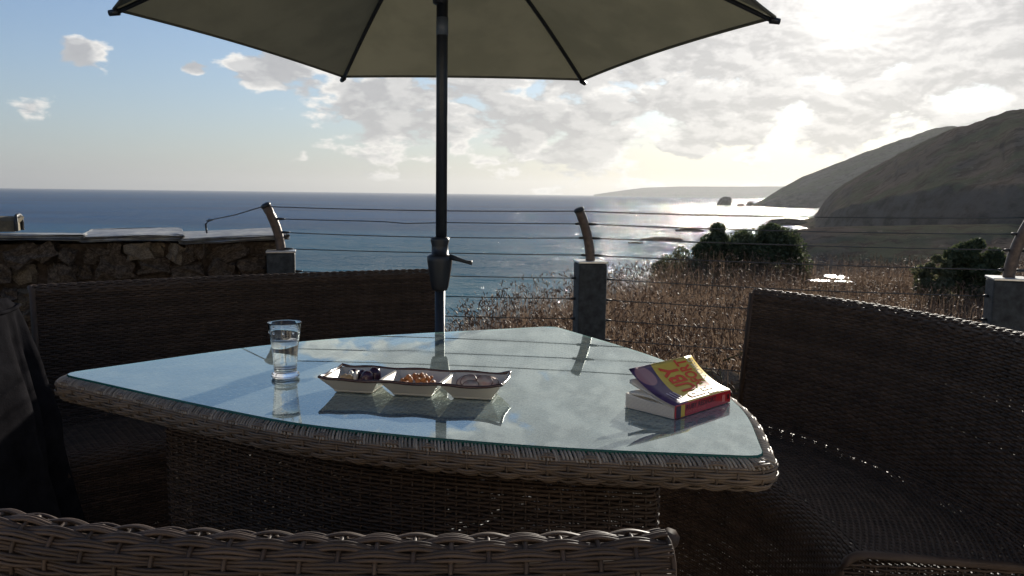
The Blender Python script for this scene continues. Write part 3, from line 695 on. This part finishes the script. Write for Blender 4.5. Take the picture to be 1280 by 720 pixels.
# ------------------------------------------------------------------ tumbler of water
def glassmat(name, ior, col=(1, 1, 1)):
    m = bpy.data.materials.new(name); m.use_nodes = True; t = NT(m.node_tree)
    b = t.n('ShaderNodeBsdfPrincipled', i={'Base Color': (*col, 1), 'Roughness': 0.0, 'IOR': ior, 'Transmission Weight': 1.0}); t.n('ShaderNodeOutputMaterial', i={0: b.outputs[0]}); return m
gm = glassmat('clear_glass', 1.5); wm = glassmat('drinking_water', 1.33)
gp = PZ(357, 472, TZ)
tum = empty('water_tumbler', (gp.x, gp.y, TZ+.0008)); tag(tum, 'clear footed glass tumbler half filled with water on the table', 'glass')
outp = [(.0001, .0), (.025, .0), (.0285, .0025), (.0295, .0065), (.0275, .0105), (.0240, .0130), (.0232, .0155), (.0240, .0180), (.0248, .035), (.0272, .062), (.0310, .092), (.0345, .1165), (.0350, .1185)]
inp = [(.0342, .1192), (.0331, .1180), (.0298, .094), (.0258, .062), (.0232, .034), (.0220, .0235), (.0195, .0212), (.0001, .0208)]
lathe('bowl', outp+inp, 40, gm, tum)
lathe('water', [(.0001, .0206), (.0194, .0210), (.0221, .0233), (.0233, .034), (.0259, .0622), (.0283, .0800), (.0281, .0803), (.0001, .0797)], 40, wm, tum)
for k in range(9):
    a = 2*math.pi*k/9; r_ = .0306; bm = bmesh.new(); bmesh.ops.create_icosphere(bm, subdivisions=2, radius=.0026); bmesh.ops.scale(bm, vec=(1, 1, 1.6), verts=bm.verts)
    o = bmobj('relief_boss', bm, gm, tum, True); o.location = (r_*math.cos(a), r_*math.sin(a), .100)

# ------------------------------------------------------------------ three part dish and food
pA = PZ(425, 491, TZ); pB = PZ(607, 501, TZ); dx = (pB-pA).normalized(); dyv = Vector((-dx.y, dx.x, 0))
DL, DW, DH = .1195, .120, .0315; dc = (pA+pB)/2+dyv*.036
dang = math.atan2(dx.y, dx.x)
dish = empty('serving_dish', (dc.x, dc.y, TZ+.0008), dang); tag(dish, 'long white three part dish with brown glazed rim on the table', 'dish')
def sq(cx, lx, ly, z_, n=8, wav=0.0):
    pts = []; hx, hy = lx/2, ly/2; c_ = [(-hx, -hy), (hx, -hy), (hx, hy), (-hx, hy)]
    for i in range(4):
        (x0, y0), (x1, y1) = c_[i], c_[(i+1) % 4]
        for j in range(n):
            t_ = j/n; x_ = x0+(x1-x0)*t_; y_ = y0+(y1-y0)*t_
            pts.append((cx+x_, y_, z_+wav*math.sin(60*(cx+x_)+40*y_)))
    return pts
for i in (-1, 0, 1):
    cx = i*DL
    rings = [sq(cx, .072, .062, .0), sq(cx, .078, .068, .001), sq(cx, .080, .071, .005), sq(cx, .095, .090, .0155), sq(cx, DL-.0005, DW, DH, 8, .0012), sq(cx, DL-.008, DW-.008, DH-.001, 8, .0012), sq(cx, .080, .076, .009), sq(cx, .068, .062, .007)]
    n_ = 32; v = [p for r_ in rings for p in r_]; f = [(j*n_+k, j*n_+(k+1) % n_, (j+1)*n_+(k+1) % n_, (j+1)*n_+k) for j in range(len(rings)-1) for k in range(n_)]
    f += [tuple(range(n_))[::-1], tuple(range((len(rings)-1)*n_, len(rings)*n_))]
    o = mesh('compartment', v, f, ceramic, dish); md = o.modifiers.new('b', 'BEVEL'); md.width = .0012; md.segments = 2; md.limit_method = 'ANGLE'
    for p_ in o.data.polygons: p_.use_smooth = False
L3 = 3*DL; per_pts = []
for (x0, y0, x1, y1, n_) in ((-L3/2, -DW/2, L3/2, -DW/2, 40), (L3/2, -DW/2, L3/2, DW/2, 14), (L3/2, DW/2, -L3/2, DW/2, 40), (-L3/2, DW/2, -L3/2, -DW/2, 14)):
    for j in range(n_):
        t_ = j/n_; x_ = x0+(x1-x0)*t_; y_ = y0+(y1-y0)*t_; ce = max(0, abs(x_)/(L3/2)-.88)*max(0, abs(y_)/(DW/2)-.6)*.09
        per_pts.append((x_*(1+.004*math.sin(90*y_)), y_+.0012*math.sin(55*x_), DH+.0015*math.sin(60*x_+40*y_)+ce))
per_pts.append(per_pts[0]); tube('rim', per_pts, .0031, browng, dish, 8, cap=False)
def dpt(x_, y_, z_): return Vector((dc.x, dc.y, TZ+.0008))+dx*x_+dyv*y_+Vector((0, 0, z_))
def lump(name, loc, scl, m, label, catg, group, rot=None, sub=3, noise_=.12, seed=0):
    bm = bmesh.new(); bmesh.ops.create_icosphere(bm, subdivisions=sub, radius=1)
    for v_ in bm.verts: v_.co *= 1+noise_*2*float(fbm(v_.co.x*1.7+seed, v_.co.y*1.7+v_.co.z*1.3+seed*3, 3, seed))
    o = bmobj(name, bm, m, None, True); o.location = loc; o.scale = scl; o.rotation_euler = rot or (rnd.uniform(0, 3), rnd.uniform(0, 3), rnd.uniform(0, 3)); tag(o, label, catg, group); return o
purple = mat('purple_olive_skin', (.035, .012, .03), .22, var=.3, vscale=60); green_o = mat('tan_olive_skin', (.36, .24, .11), .35, var=.3, vscale=60); pale = mat('pale_clove', (.66, .60, .48), .5, var=.2, vscale=50)
for k, (x_, y_, z_, s_) in enumerate(((-.102, -.004, .022, (.019, .015, .013)), (-.092, .014, .026, (.017, .013, .012)), (-.118, .017, .021, (.015, .012, .011)), (-.140, .024, .024, (.014, .012, .011)))):
    lump('purple_olive', dpt(x_, y_, z_), s_, purple, 'glossy purple olive in the left end of the dish', 'olive', 'purple olives', seed=k)
for k, (x_, y_) in enumerate(((-.128, .000), (-.139, .006))):
    lump('pale_clove', dpt(x_, y_, .026), (.006, .016, .007), pale, 'slim pale clove lying among the olives', 'clove', 'pale cloves', rot=(0.3, .2, .3+k*.15+dang), seed=20+k)
for k, (x_, y_) in enumerate(((-.147, -.008), (-.138, -.016))):
    lump('tan_olive', dpt(x_, y_, .022), (.012, .009, .009), green_o, 'small tan olive at the end corner of the dish', 'olive', 'tan olives', seed=30+k)
nut = mat('orange_cracker', (.50, .20, .055), .5, col2=(.36, .12, .03), vscale=60, var=.3, bump=.3, bscale=200)
for k in range(34):
    x_ = rnd.uniform(-.038, .036); y_ = rnd.uniform(-.028, .026); hgt = .012+.016*max(0, 1-(x_/.045)**2-(y_/.04)**2)*rnd.uniform(.4, 1.15)
    lump('orange_cracker', dpt(x_, y_, hgt+.004), (rnd.uniform(.006, .009), rnd.uniform(.004, .006), rnd.uniform(.004, .006)), nut, 'small orange savoury cracker in the middle of the dish', 'cracker', 'orange crackers', sub=2, seed=40+k, noise_=.25)
slm = mat('pale_sausage', (.56, .44, .34), .55, col2=(.42, .25, .19), vscale=70, var=.25); rind = mat('brown_rind', (.10, .035, .02), .45)
for k, (x_, y_, z_, tx, ty) in enumerate(((.094, .012, .024, .5, -.25), (.104, .004, .027, .6, -.15), (.120, .010, .026, .55, .1), (.136, .004, .027, .6, .2), (.146, .016, .024, .5, .3), (.112, -.012, .022, .4, .0))):
    sl_ = empty('sausage_slice', dpt(x_, y_, z_)); sl_.rotation_euler = (tx, ty, dang); tag(sl_, 'thin pale sausage slice with brown rind in the right end of the dish', 'slice', 'sausage slices')
    lathe('disc', [(.0001, -.0014), (.0150, -.0014), (.0156, 0), (.0150, .0014), (.0001, .0015)], 24, slm, sl_)
    tube('rind', [(.0156*math.cos(a), .0156*math.sin(a)*1.0, 0) for a in np.linspace(0, 2*math.pi, 25)], .0014, rind, sl_, 6, cap=False)

# ------------------------------------------------------------------ paperback
bA = PZ(843, 525, TZ); bB = PZ(912, 503, TZ); bC = PZ(790, 508, TZ)
es = (bB-bA); BS = es.length; es.normalize(); ew = Vector((-es.y, es.x, 0)); BW, BT = .112, .0235; z0 = TZ+.001
book = empty('paperback_book', (bA.x, bA.y, z0), math.atan2(es.y, es.x)); tag(book, 'thick red spined paperback lying open covered on the table', 'book')
# local axes: x along the spine from head to tail, y from spine to fore edge
def cov(s_, w_):
    """lifted front cover: s along spine (0..1), w from spine to fore edge (0..1)"""
    lift = .049+.004*s_; h_ = BT+.0012+lift*(.30*w_+.70*w_**2); y_ = BW*1.02*(w_-.085*w_**2)*(1-.13*s_); return Vector((BS*s_, y_, h_))
def cover_mat():
    m = bpy.data.materials.new('printed_cover'); m.use_nodes = True; t = NT(m.node_tree)
    uv = t.n('ShaderNodeUVMap', uv_map='UVMap').outputs[0]; sp_ = t.n('ShaderNodeSeparateXYZ', i={0: uv}); s_, w_ = sp_.outputs[0], sp_.outputs[1]
    b_ = t.m('ADD', .23, t.m('MULTIPLY', w_, .10))
    c_ = t.mix(t.ss(t.noise(uv, 4.0, 3), .5, .62), (.085, .05, .12), (.045, .026, .07))
    d_ = t.vm('LENGTH', t.vm('MULTIPLY', t.vm('SUBTRACT', uv, (.14, .80, 0)), (1.0, .62, 0)), out=1)
    c_ = t.mix(t.ss(d_, .13, .115), c_, (.33, .18, .20))
    c_ = t.mix(t.m('GREATER_THAN', s_, b_), c_, (.60, .42, .045))
    b = t.n('ShaderNodeBsdfPrincipled', i={'Base Color': c_, 'Roughness': .38, 'Specular IOR Level': .22}); t.n('ShaderNodeOutputMaterial', i={0: b.outputs[0]}); return m
cm = cover_mat(); redm = mat('red_spine', (.42, .018, .022), .28, coat=.2); ink = mat('dark_ink', (.045, .008, .010), .4); pink = mat('pink_ink', (.62, .17, .15), .4); redink = mat('red_ink', (.70, .06, .02), .5, spec=.2); white_ink = mat('cream_ink', (.78, .74, .55), .4); yel = mat('yellow_print', (.60, .42, .045), .35); pur = mat('purple_print', (.05, .02, .045), .35)
def covmesh(name, fn, n, m, up=.0, th=.0006, matl=None):
    v = [fn(i/n, j/m)+Vector((0, 0, up)) for j in range(m+1) for i in range(n+1)]; k = len(v); v += [p-Vector((0, 0, th)) for p in v]
    f = [(j*(n+1)+i, j*(n+1)+i+1, (j+1)*(n+1)+i+1, (j+1)*(n+1)+i) for j in range(m) for i in range(n)]; f += [tuple(x+k for x in q_)[::-1] for q_ in f]
    edge = [i for i in range(n+1)]+[(j)*(n+1)+n for j in range(1, m+1)]+[m*(n+1)+i for i in range(n-1, -1, -1)]+[j*(n+1) for j in range(m-1, 0, -1)]
    f += [(a, a+k, b+k, b) for a, b in zip(edge, edge[1:]+edge[:1])]
    o = mesh(name, v, f, matl, book, True); uvl = o.data.uv_layers.new(name='UVMap')
    for lp in o.data.loops:
        i = lp.vertex_index % k; uvl.data[lp.index].uv = ((i % (n+1))/n, (i//(n+1))/m)
    return o
covmesh('front_cover', cov, 8, 16, 0, .0007, cm)
for j, kf in enumerate((.62, .55, .20)):
    def pg(s_, w_, kf=kf):
        p = cov(s_, w_); zz = BT+(p.z-BT)*(1-(1-kf)*sstep(0, 1, w_)); return Vector((.0015+(BS-.003)*s_, p.y*.985, float(zz)-.0012-.0006*j))
    covmesh('lifted_pages', pg, 4, 14, 0, (.004, .0018, .0045)[j], paper)
# page block with many fine leaves marked by the fore edge ripple
bm = boxbm(BS-.003, BW-.003, BT-.0035, .0008, 1, (BS/2, BW/2+.001, (BT-.0035)/2+.0012)); bmesh.ops.subdivide_edges(bm, edges=bm.edges[:], cuts=6, use_grid_fill=True)
for v_ in bm.verts:
    if v_.co.z > BT-.004: v_.co.z += .006*math.exp(-((v_.co.y-BW)/.03)**2)*(v_.co.z/BT)
bmobj('page_block', bm, paper, book)
for k in range(8):
    zz = .003+k*.0024; bmobj('page_gap', boxbm(.0004, BW-.008, .00022, 0, 1, (.0011, BW/2, zz)), mat('page_shadow_%d' % k, (.30, .25, .19), .9) if k == 0 else MATS['page_shadow_0'], book)
bmobj('back_cover', boxbm(BS, BW, .001, .0002, 1, (BS/2, BW/2, .0005)), paper, book)
bmobj('spine', boxbm(BS, .0012, BT+.0008, .0003, 1, (BS/2, -.0006, (BT+.0008)/2)), redm, book)
bmobj('spine_picture', boxbm(.014, .0004, BT-.002, 0, 1, (.010, -.0015, BT/2)), pur, book)
bmobj('spine_stripe', boxbm(.012, .0004, BT-.002, 0, 1, (.023, -.0015, BT/2)), yel, book)
bmobj('spine_panel', boxbm(.010, .0004, BT-.010, 0, 1, (BS-.025, -.0014, BT/2)), pink, book)
bmobj('spine_emblem', boxbm(.007, .0004, .010, .0001, 1, (BS-.008, -.0014, BT*.55)), ink, book)
def text(name, body, fn, size, m, sx=1.0, bold=True):
    cu = bpy.data.curves.new('lettering', 'FONT'); cu.body = body; cu.size = 1.0; cu.resolution_u = 3
    if bold: cu.offset = .03
    to = bpy.data.objects.new('lettering', cu); C.objects.link(to); dg = bpy.context.evaluated_depsgraph_get(); me = bpy.data.meshes.new_from_object(to.evaluated_get(dg)); bpy.data.objects.remove(to); 
    xs = [v_.co.x for v_ in me.vertices]; x0, x1 = min(xs), max(xs)
    bm = bmesh.new(); bm.from_mesh(me); 
    long_ = [e for e in bm.edges if e.calc_length() > .25]; bmesh.ops.subdivide_edges(bm, edges=long_, cuts=2)
    for v_ in bm.verts: v_.co = fn((v_.co.x-x0)/(x1-x0), v_.co.y/.70)
    me2 = bpy.data.meshes.new(name); bm.to_mesh(me2); bm.free(); me2.materials.append(m); return link(name, me2, book)
# cover words run from the spine to the fore edge; their tops point to the head (smaller s)
def cv_txt(sb, hgt, w0, w1): return lambda a, b: cov(sb-hgt*b, w0+(w1-w0)*a)+Vector((0, 0, .0009))
text('title_word', 'RUBY', cv_txt(.64, .25, .10, .90), 1, redink)
text('title_word', 'REDFORT', cv_txt(.85, .17, .06, .97), 1, redink)
text('author_line', 'LAUREN CHILD', cv_txt(.97, .085, .08, .96), 1, white_ink, bold=False)
text('spine_title', 'RUBY REDFORT', lambda a, b: Vector((.034+.098*(BS/.183)*a, -.0016, BT*.50+.0085*b)), 1, ink)
text('spine_subtitle', 'LOOK INTO MY EYES', lambda a, b: Vector((.034+.062*(BS/.183)*a, -.0016, BT*.18+.0052*b)), 1, pink, bold=False)
for k in range(3):
    bmobj('cover_line', boxbm(.003, .032-.006*k, .0003, 0, 1, (0, 0, 0)), mat('lilac_ink', (.42, .36, .50), .4) if k == 0 else MATS['lilac_ink'], book).location = cov(.16+.05*k, .22+.02*k)+Vector((0, 0, .0012))
for o in book.children:
    if o.name.startswith('cover_line'): o.rotation_euler = (.24, 0, 0)
# pale stone on the ground seen past the book
o = lump('pale_stone', (1.02, 3.75, .24), (.16, .10, .06), stone_l, 'pale flat stone at the meadow edge behind the book', 'stone', None, rot=(0, .1, .3), seed=77, noise_=.25)

# ------------------------------------------------------------------ vegetation
def leafmat(name, c1, c2, tr, rough=.6):
    m = bpy.data.materials.new(name); m.use_nodes = True; t = NT(m.node_tree)
    ri = t.n('ShaderNodeNewGeometry').outputs['Random Per Island']; col = t.mix(ri, c1, c2)
    b = t.n('ShaderNodeBsdfPrincipled', i={'Base Color': col, 'Roughness': rough, 'Specular IOR Level': .3}); tl = t.n('ShaderNodeBsdfTranslucent', i={0: col})
    mx = t.n('ShaderNodeMixShader', i={0: tr, 1: b.outputs[0], 2: tl.outputs[0]}); t.n('ShaderNodeOutputMaterial', i={0: mx.outputs[0]}); return m
grass_m = leafmat('dry_grass', (.15, .102, .07), (.31, .22, .15), .42)
thatch_m = leafmat('grass_thatch', (.105, .066, .046), (.20, .13, .088), .32)
def field(n, rmin=3.55, rmax=12.5, power=1.0):
    out = []
    while len(out) < n:
        m_ = n*2; px = rng.uniform(380, 1560, m_); az = np.arctan((px-640)/1000); r = rmin+(rmax-rmin)*rng.random(m_)**power
        re = np.interp(px, PXK, REK); x = r*np.sin(az); y = r*np.cos(az)
        fy = np.interp(x, [-3, -.985, .318, 1.745, 3.2, 9], [3.4, 3.5, 3.36, 2.95, 2.4, .5])
        thin = (np.exp(-((px-1030)/36)**2)*sstep(7.0, 9.0, r)*.55 > rng.random(m_))
        clump = fbm(x*.9, y*.9, 3, 31)+.35 > rng.random(m_)*.45
        ok = (r < re+.9) & (y > fy) & ~thin & clump
        out += list(zip(x[ok], y[ok]))
    return np.array(out[:n])
def grass(name, n, hmin, hmax, wid, m, head, lean=.22, seg=4, rmin=3.55, droop=.3, label=None, power=1.0):
    p = field(n, rmin, power=power); zb = ground(p[:, 0], p[:, 1])-.03; h = rng.uniform(hmin, hmax, n)*(1+.5*fbm(p[:, 0]*.5, p[:, 1]*.5, 2, 3))
    r_ = np.hypot(p[:, 0], p[:, 1]); px = 640+1000*p[:, 0]/p[:, 1]; h *= np.interp(px, [480, 560, 660, 900, 1100], [.75, .85, 1.0, .95, .85])
    a = rng.uniform(0, 2*np.pi, n); ln = np.abs(rng.normal(0, lean, n)); t_ = np.linspace(0, 1, seg)
    bx = np.cos(a)*ln*h; by = np.sin(a)*ln*h
    P = np.zeros((n, seg, 3)); P[..., 0] = p[:, :1]+bx[:, None]*t_**2; P[..., 1] = p[:, 1:]+by[:, None]*t_**2; P[..., 2] = zb[:, None]+h[:, None]*(t_-droop*ln[:, None]*t_**3)
    wv = rng.uniform(0, np.pi, n); A_ = np.stack([np.cos(wv), np.sin(wv), 0*wv], -1)[:, None, :]; wdt = (wid*rng.uniform(.6, 1.3, n))[:, None]*np.linspace(1, .35, seg)[None]
    V = np.stack([P-A_*wdt[..., None], P+A_*wdt[..., None]], 2).reshape(-1, 3); idx = np.arange(n*seg*2).reshape(n, seg, 2)
    q = np.stack([idx[:, :-1, 0], idx[:, :-1, 1], idx[:, 1:, 1], idx[:, 1:, 0]], -1).reshape(-1, 4); parts = [(V, q)]
    if head:
        k = rng.random(n) < head; nk = k.sum(); e = P[k][:, -1]; d_ = norm(P[k][:, -1]-P[k][:, -2]+rng.normal(0, .05, (nk, 3))); hl = rng.uniform(.03, .075, nk)
        tt = np.array([0, .3, .7, 1.0]); rad = np.array([.0012, .0048, .0036, .0005])
        HP = e[:, None, :]+d_[:, None, :]*(hl[:, None]*tt)[..., None]; HP[..., 2] -= (tt**2*.35*hl[:, None])
        a_, b_ = frames(HP); parts.append(tubes(HP, a_, b_, rad[None]*rng.uniform(.6, 1.5, (nk, 1)), rad[None]*rng.uniform(.6, 1.3, (nk, 1)), 3))
    v, q = cat(parts); o = mesh(name, v, q, m, None, False, None, True); tag(o, label, 'grass', kind='stuff')
grass('meadow_grass', 30000, .26, .52, .0016, grass_m, .75, .26, 4, label='tall dry brown meadow grass with seed heads behind the fence', power=1.1)
grass('grass_thatch', 52000, .10, .34, .0026, thatch_m, 0, .55, 4, droop=.5, label='low tangled brown thatch between the tall grass stems', power=1.15)

leaf_dark = leafmat('evergreen_leaf', (.045, .062, .028), (.11, .125, .055), .35, .6)
leaf_grey = leafmat('sage_leaf', (.08, .09, .045), (.16, .16, .085), .35)
bark = mat('bush_bark', (.07, .05, .035), .9, var=.3)
def bush(px, topy, wpx, dist, label, m, n=9000, seed=0, hk=1.0, lsz=.034):
    d_ = pix(px, topy); k = dist/math.hypot(d_.x, d_.y); tp = Vector((0, 0, CZ))+d_*k; gz = float(ground(tp.x, tp.y)); Hh = (tp.z-gz)*hk; W = wpx/FPX*dist/2
    b = empty('bush', (tp.x, tp.y, gz)); tag(b, label, 'bush', 'bushes at the meadow edge')
    r_ = np.random.default_rng(seed); nl = 34; L_ = []
    for i in range(nl):
        a = r_.uniform(0, 2*np.pi); rr_ = W*.72*math.sqrt(r_.random()); hh = Hh*(.05+.75*r_.random()**.8)*(1-.40*(rr_/W)**2); L_.append((rr_*math.cos(a), rr_*.8*math.sin(a), hh, r_.uniform(.20, .34)*W))
    L_.append((0, 0, Hh*.82, W*.22)); per_l = n//len(L_); vs = []
    for (x_, y_, z_, s_) in L_:
        dd_ = norm(r_.normal(0, 1, (per_l, 3))); rad = s_*(.35+.75*r_.random(per_l)**.45); c_ = np.array([x_, y_, z_])+dd_*rad[:, None]*np.array([1, 1, .85]); c_ = c_[c_[:, 2] < Hh*1.03]
        k_ = len(c_); u_ = norm(r_.normal(0, 1, (k_, 3))); w_ = norm(np.cross(u_, r_.normal(0, 1, (k_, 3)))); sz = lsz*r_.uniform(.5, 1.2, k_)[:, None]
        vs.append(np.stack([c_-u_*sz, c_+w_*sz*.42, c_+u_*sz, c_-w_*sz*.42], 1))
    V = np.concatenate(vs).reshape(-1, 3); q = np.arange(len(V)).reshape(-1, 4); mesh('crown', V, q, m, b, False, 'stuff', True)
    for i in range(7):
        x_, y_, z_, s_ = L_[i*3]; tube('trunk' if i == 0 else 'limb', [(x_*.1, y_*.1, -.1), (x_*.45, y_*.45, z_*.45), (x_, y_, z_)], [.035, .022, .008], bark, b, 6)
bush(898, 271, 78, 11.6, 'taller rounded evergreen bush at the meadow edge', leaf_dark, 15000, 1)
bush(962, 277, 108, 11.9, 'wider evergreen bush adjoining the taller one', leaf_dark, 17000, 2)
bush(852, 301, 84, 11.0, 'low sprawling grey-green bush on the seaward side', leaf_grey, 8000, 3, lsz=.028)
bush(1222, 290, 72, 10.6, 'rounded dark bush in front of the shaded headland cliff', leaf_dark, 12000, 4)
bush(1172, 311, 48, 10.2, 'small grey-green shrub beside the rounded dark bush', leaf_grey, 5000, 5, lsz=.028)
# dead weed standing at the fence behind the book
wb = PY(905, 470, 3.6); wd_ = empty('dead_weed', (wb.x, wb.y, float(ground(wb.x, wb.y)))); tag(wd_, 'dry branching dead weed stalk standing just behind the fence', 'weed')
r_ = random.Random(4); hz_ = wb.z-float(ground(wb.x, wb.y))+.10
wm_ = mat('weed_stalk', (.14, .105, .05), .8, col2=(.09, .09, .035), vscale=40)
tube('stem', [(0, 0, 0), (.01, 0, hz_*.5), (-.02, .0, hz_*.85), (-.05, 0, hz_*1.05)], [.004, .0032, .0024, .0012], wm_, wd_, 5)
for k in range(11):
    h_ = hz_*r_.uniform(.45, 1.0); a = r_.choice((0.2, 2.9, 3.6, -.4, .0))+r_.gauss(0, .4); l_ = r_.uniform(.06, .26)
    b_ = tube('branch', [(-.01, 0, h_), (l_*.5*math.cos(a), l_*.5*math.sin(a), h_+l_*.25), (l_*math.cos(a), l_*math.sin(a), h_+l_*.42)], [.0024, .0018, .0008], wm_, wd_, 4)
    for i in range(5):
        t_ = r_.uniform(.4, 1); p = Vector((l_*t_*math.cos(a), l_*t_*math.sin(a), h_+l_*.42*t_)); q_ = p+Vector((r_.gauss(0, .012), r_.gauss(0, .012), r_.uniform(-.01, .02)))
        mesh('leaf', [p, p.lerp(q_, .5)+Vector((.005, 0, .003)), q_, p.lerp(q_, .5)-Vector((.005, 0, .003))], [(0, 1, 2, 3)], wm_, b_)
# wet hollow that glitters between the grass
pud = bpy.data.materials.new('puddle_water'); pud.use_nodes = True; t = NT(pud.node_tree)
co = t.n('ShaderNodeNewGeometry').outputs['Position']; bn = t.n('ShaderNodeBump', i={'Strength': .5, 'Distance': .05, 'Height': t.noise(co, 9.0, 4)})
b = t.n('ShaderNodeBsdfPrincipled', i={'Base Color': (.03, .03, .028, 1), 'Roughness': .12, 'IOR': 1.33, 'Normal': bn.outputs[0]}); t.n('ShaderNodeOutputMaterial', i={0: b.outputs[0]})
for k_, (px, py, rx, ry) in enumerate(((1046, 344, .15, .30), (1018, 349, .20, .16), (1058, 351, .12, .14), (992, 346, .10, .12))):
    pc = PZ(px, py, .0); v = []
    for k in range(36):
        a = 2*math.pi*k/36; r_ = 1+.9*float(fbm(math.cos(a)*2+k_*5, math.sin(a)*2, 3, 6)); v.append((rx*r_*math.cos(a), ry*r_*math.sin(a), 0))
    o = mesh('puddle', v, [tuple(range(36))], pud); o.location = (pc.x, pc.y, float(ground(pc.x, pc.y))+.05); tag(o, kind='structure')

# ------------------------------------------------------------------ haze over the bay
hm = bpy.data.materials.new('sea_haze'); hm.use_nodes = True; t = NT(hm.node_tree)
vol = t.n('ShaderNodeVolumePrincipled', i={'Color': (.43, .44, .445, 1), 'Density': 9e-5, 'Anisotropy': .45}); om = t.n('ShaderNodeOutputMaterial', i={'Volume': vol.outputs[0]})
x0, x1, zl, zh = -14300, 14300, -24, 210
hv = [(x, y, z_) for z_ in (zl, zh) for (x, y) in ((x0, x0), (x1, x0), (x1, x1), (x0, x1))]
tag(mesh('haze', hv, [(3, 2, 1, 0), (4, 5, 6, 7), (0, 1, 5, 4), (1, 2, 6, 5), (2, 3, 7, 6), (3, 0, 4, 7)], hm), kind='stuff')

# ------------------------------------------------------------------ house front behind the terrace, facing the low sun
render_m = mat('cream_render', (.62, .56, .46), .9, var=.08, vscale=3, bump=.3, bscale=60, matte=True); frame_m = mat('white_frame', (.7, .7, .68), .5); pane_m = mat('window_pane', (.02, .025, .03), .05); roof_m = mat('slate_roof', (.06, .06, .065), .7, var=.2)
HY = -2.9; house = empty('house', (0, HY, 0)); tag(house, 'cream rendered house front with patio door behind the terrace', 'house')
ops = [(-2.7, -1.5, .85, 2.0), (-.75, .95, .02, 2.05), (1.7, 2.9, .85, 2.0)]; xs = sorted({-4.2, 4.2, *[a for o_ in ops for a in o_[:2]]}); zs = sorted({0.0, 2.7, *[a for o_ in ops for a in o_[2:]]})
bm = bmesh.new()
for xa, xb in zip(xs, xs[1:]):
    for za, zb_ in zip(zs, zs[1:]):
        if any(o_[0] <= xa and xb <= o_[1] and o_[2] <= za and zb_ <= o_[3] for o_ in ops): continue
        bmesh.ops.create_cube(bm, size=1, matrix=Matrix.Translation(((xa+xb)/2, -.15, (za+zb_)/2)) @ Matrix.Diagonal((xb-xa, .3, zb_-za, 1)))
bmesh.ops.remove_doubles(bm, verts=bm.verts, dist=1e-4); bmobj('wall', bm, render_m, house)
for k, (xa, xb, za, zb_) in enumerate(ops):
    nm = 'door' if k == 1 else 'window'; o = bmobj(nm, boxbm(xb-xa-.01, .03, zb_-za-.01, 0, 1, ((xa+xb)/2, -.12, (za+zb_)/2)), pane_m, house)
    for xx in (xa+.04, (xa+xb)/2, xb-.04): bmobj('frame', boxbm(.07, .06, zb_-za-.012, .004, 1, (xx, -.10, (za+zb_)/2)), frame_m, o)
    for zz in (za+.045, zb_-.045): bmobj('frame', boxbm(xb-xa-.012, .056, .07, .004, 1, ((xa+xb)/2, -.10, zz)), frame_m, o)
mesh('roof', [(-4.5, .3, 2.62), (4.5, .3, 2.62), (4.5, -3.2, 4.6), (-4.5, -3.2, 4.6), (-4.5, .3, 2.74), (4.5, .3, 2.74), (4.5, -3.2, 4.72), (-4.5, -3.2, 4.72)], [(0, 3, 2, 1), (4, 5, 6, 7), (0, 1, 5, 4), (1, 2, 6, 5), (2, 3, 7, 6), (3, 0, 4, 7)], roof_m, house)
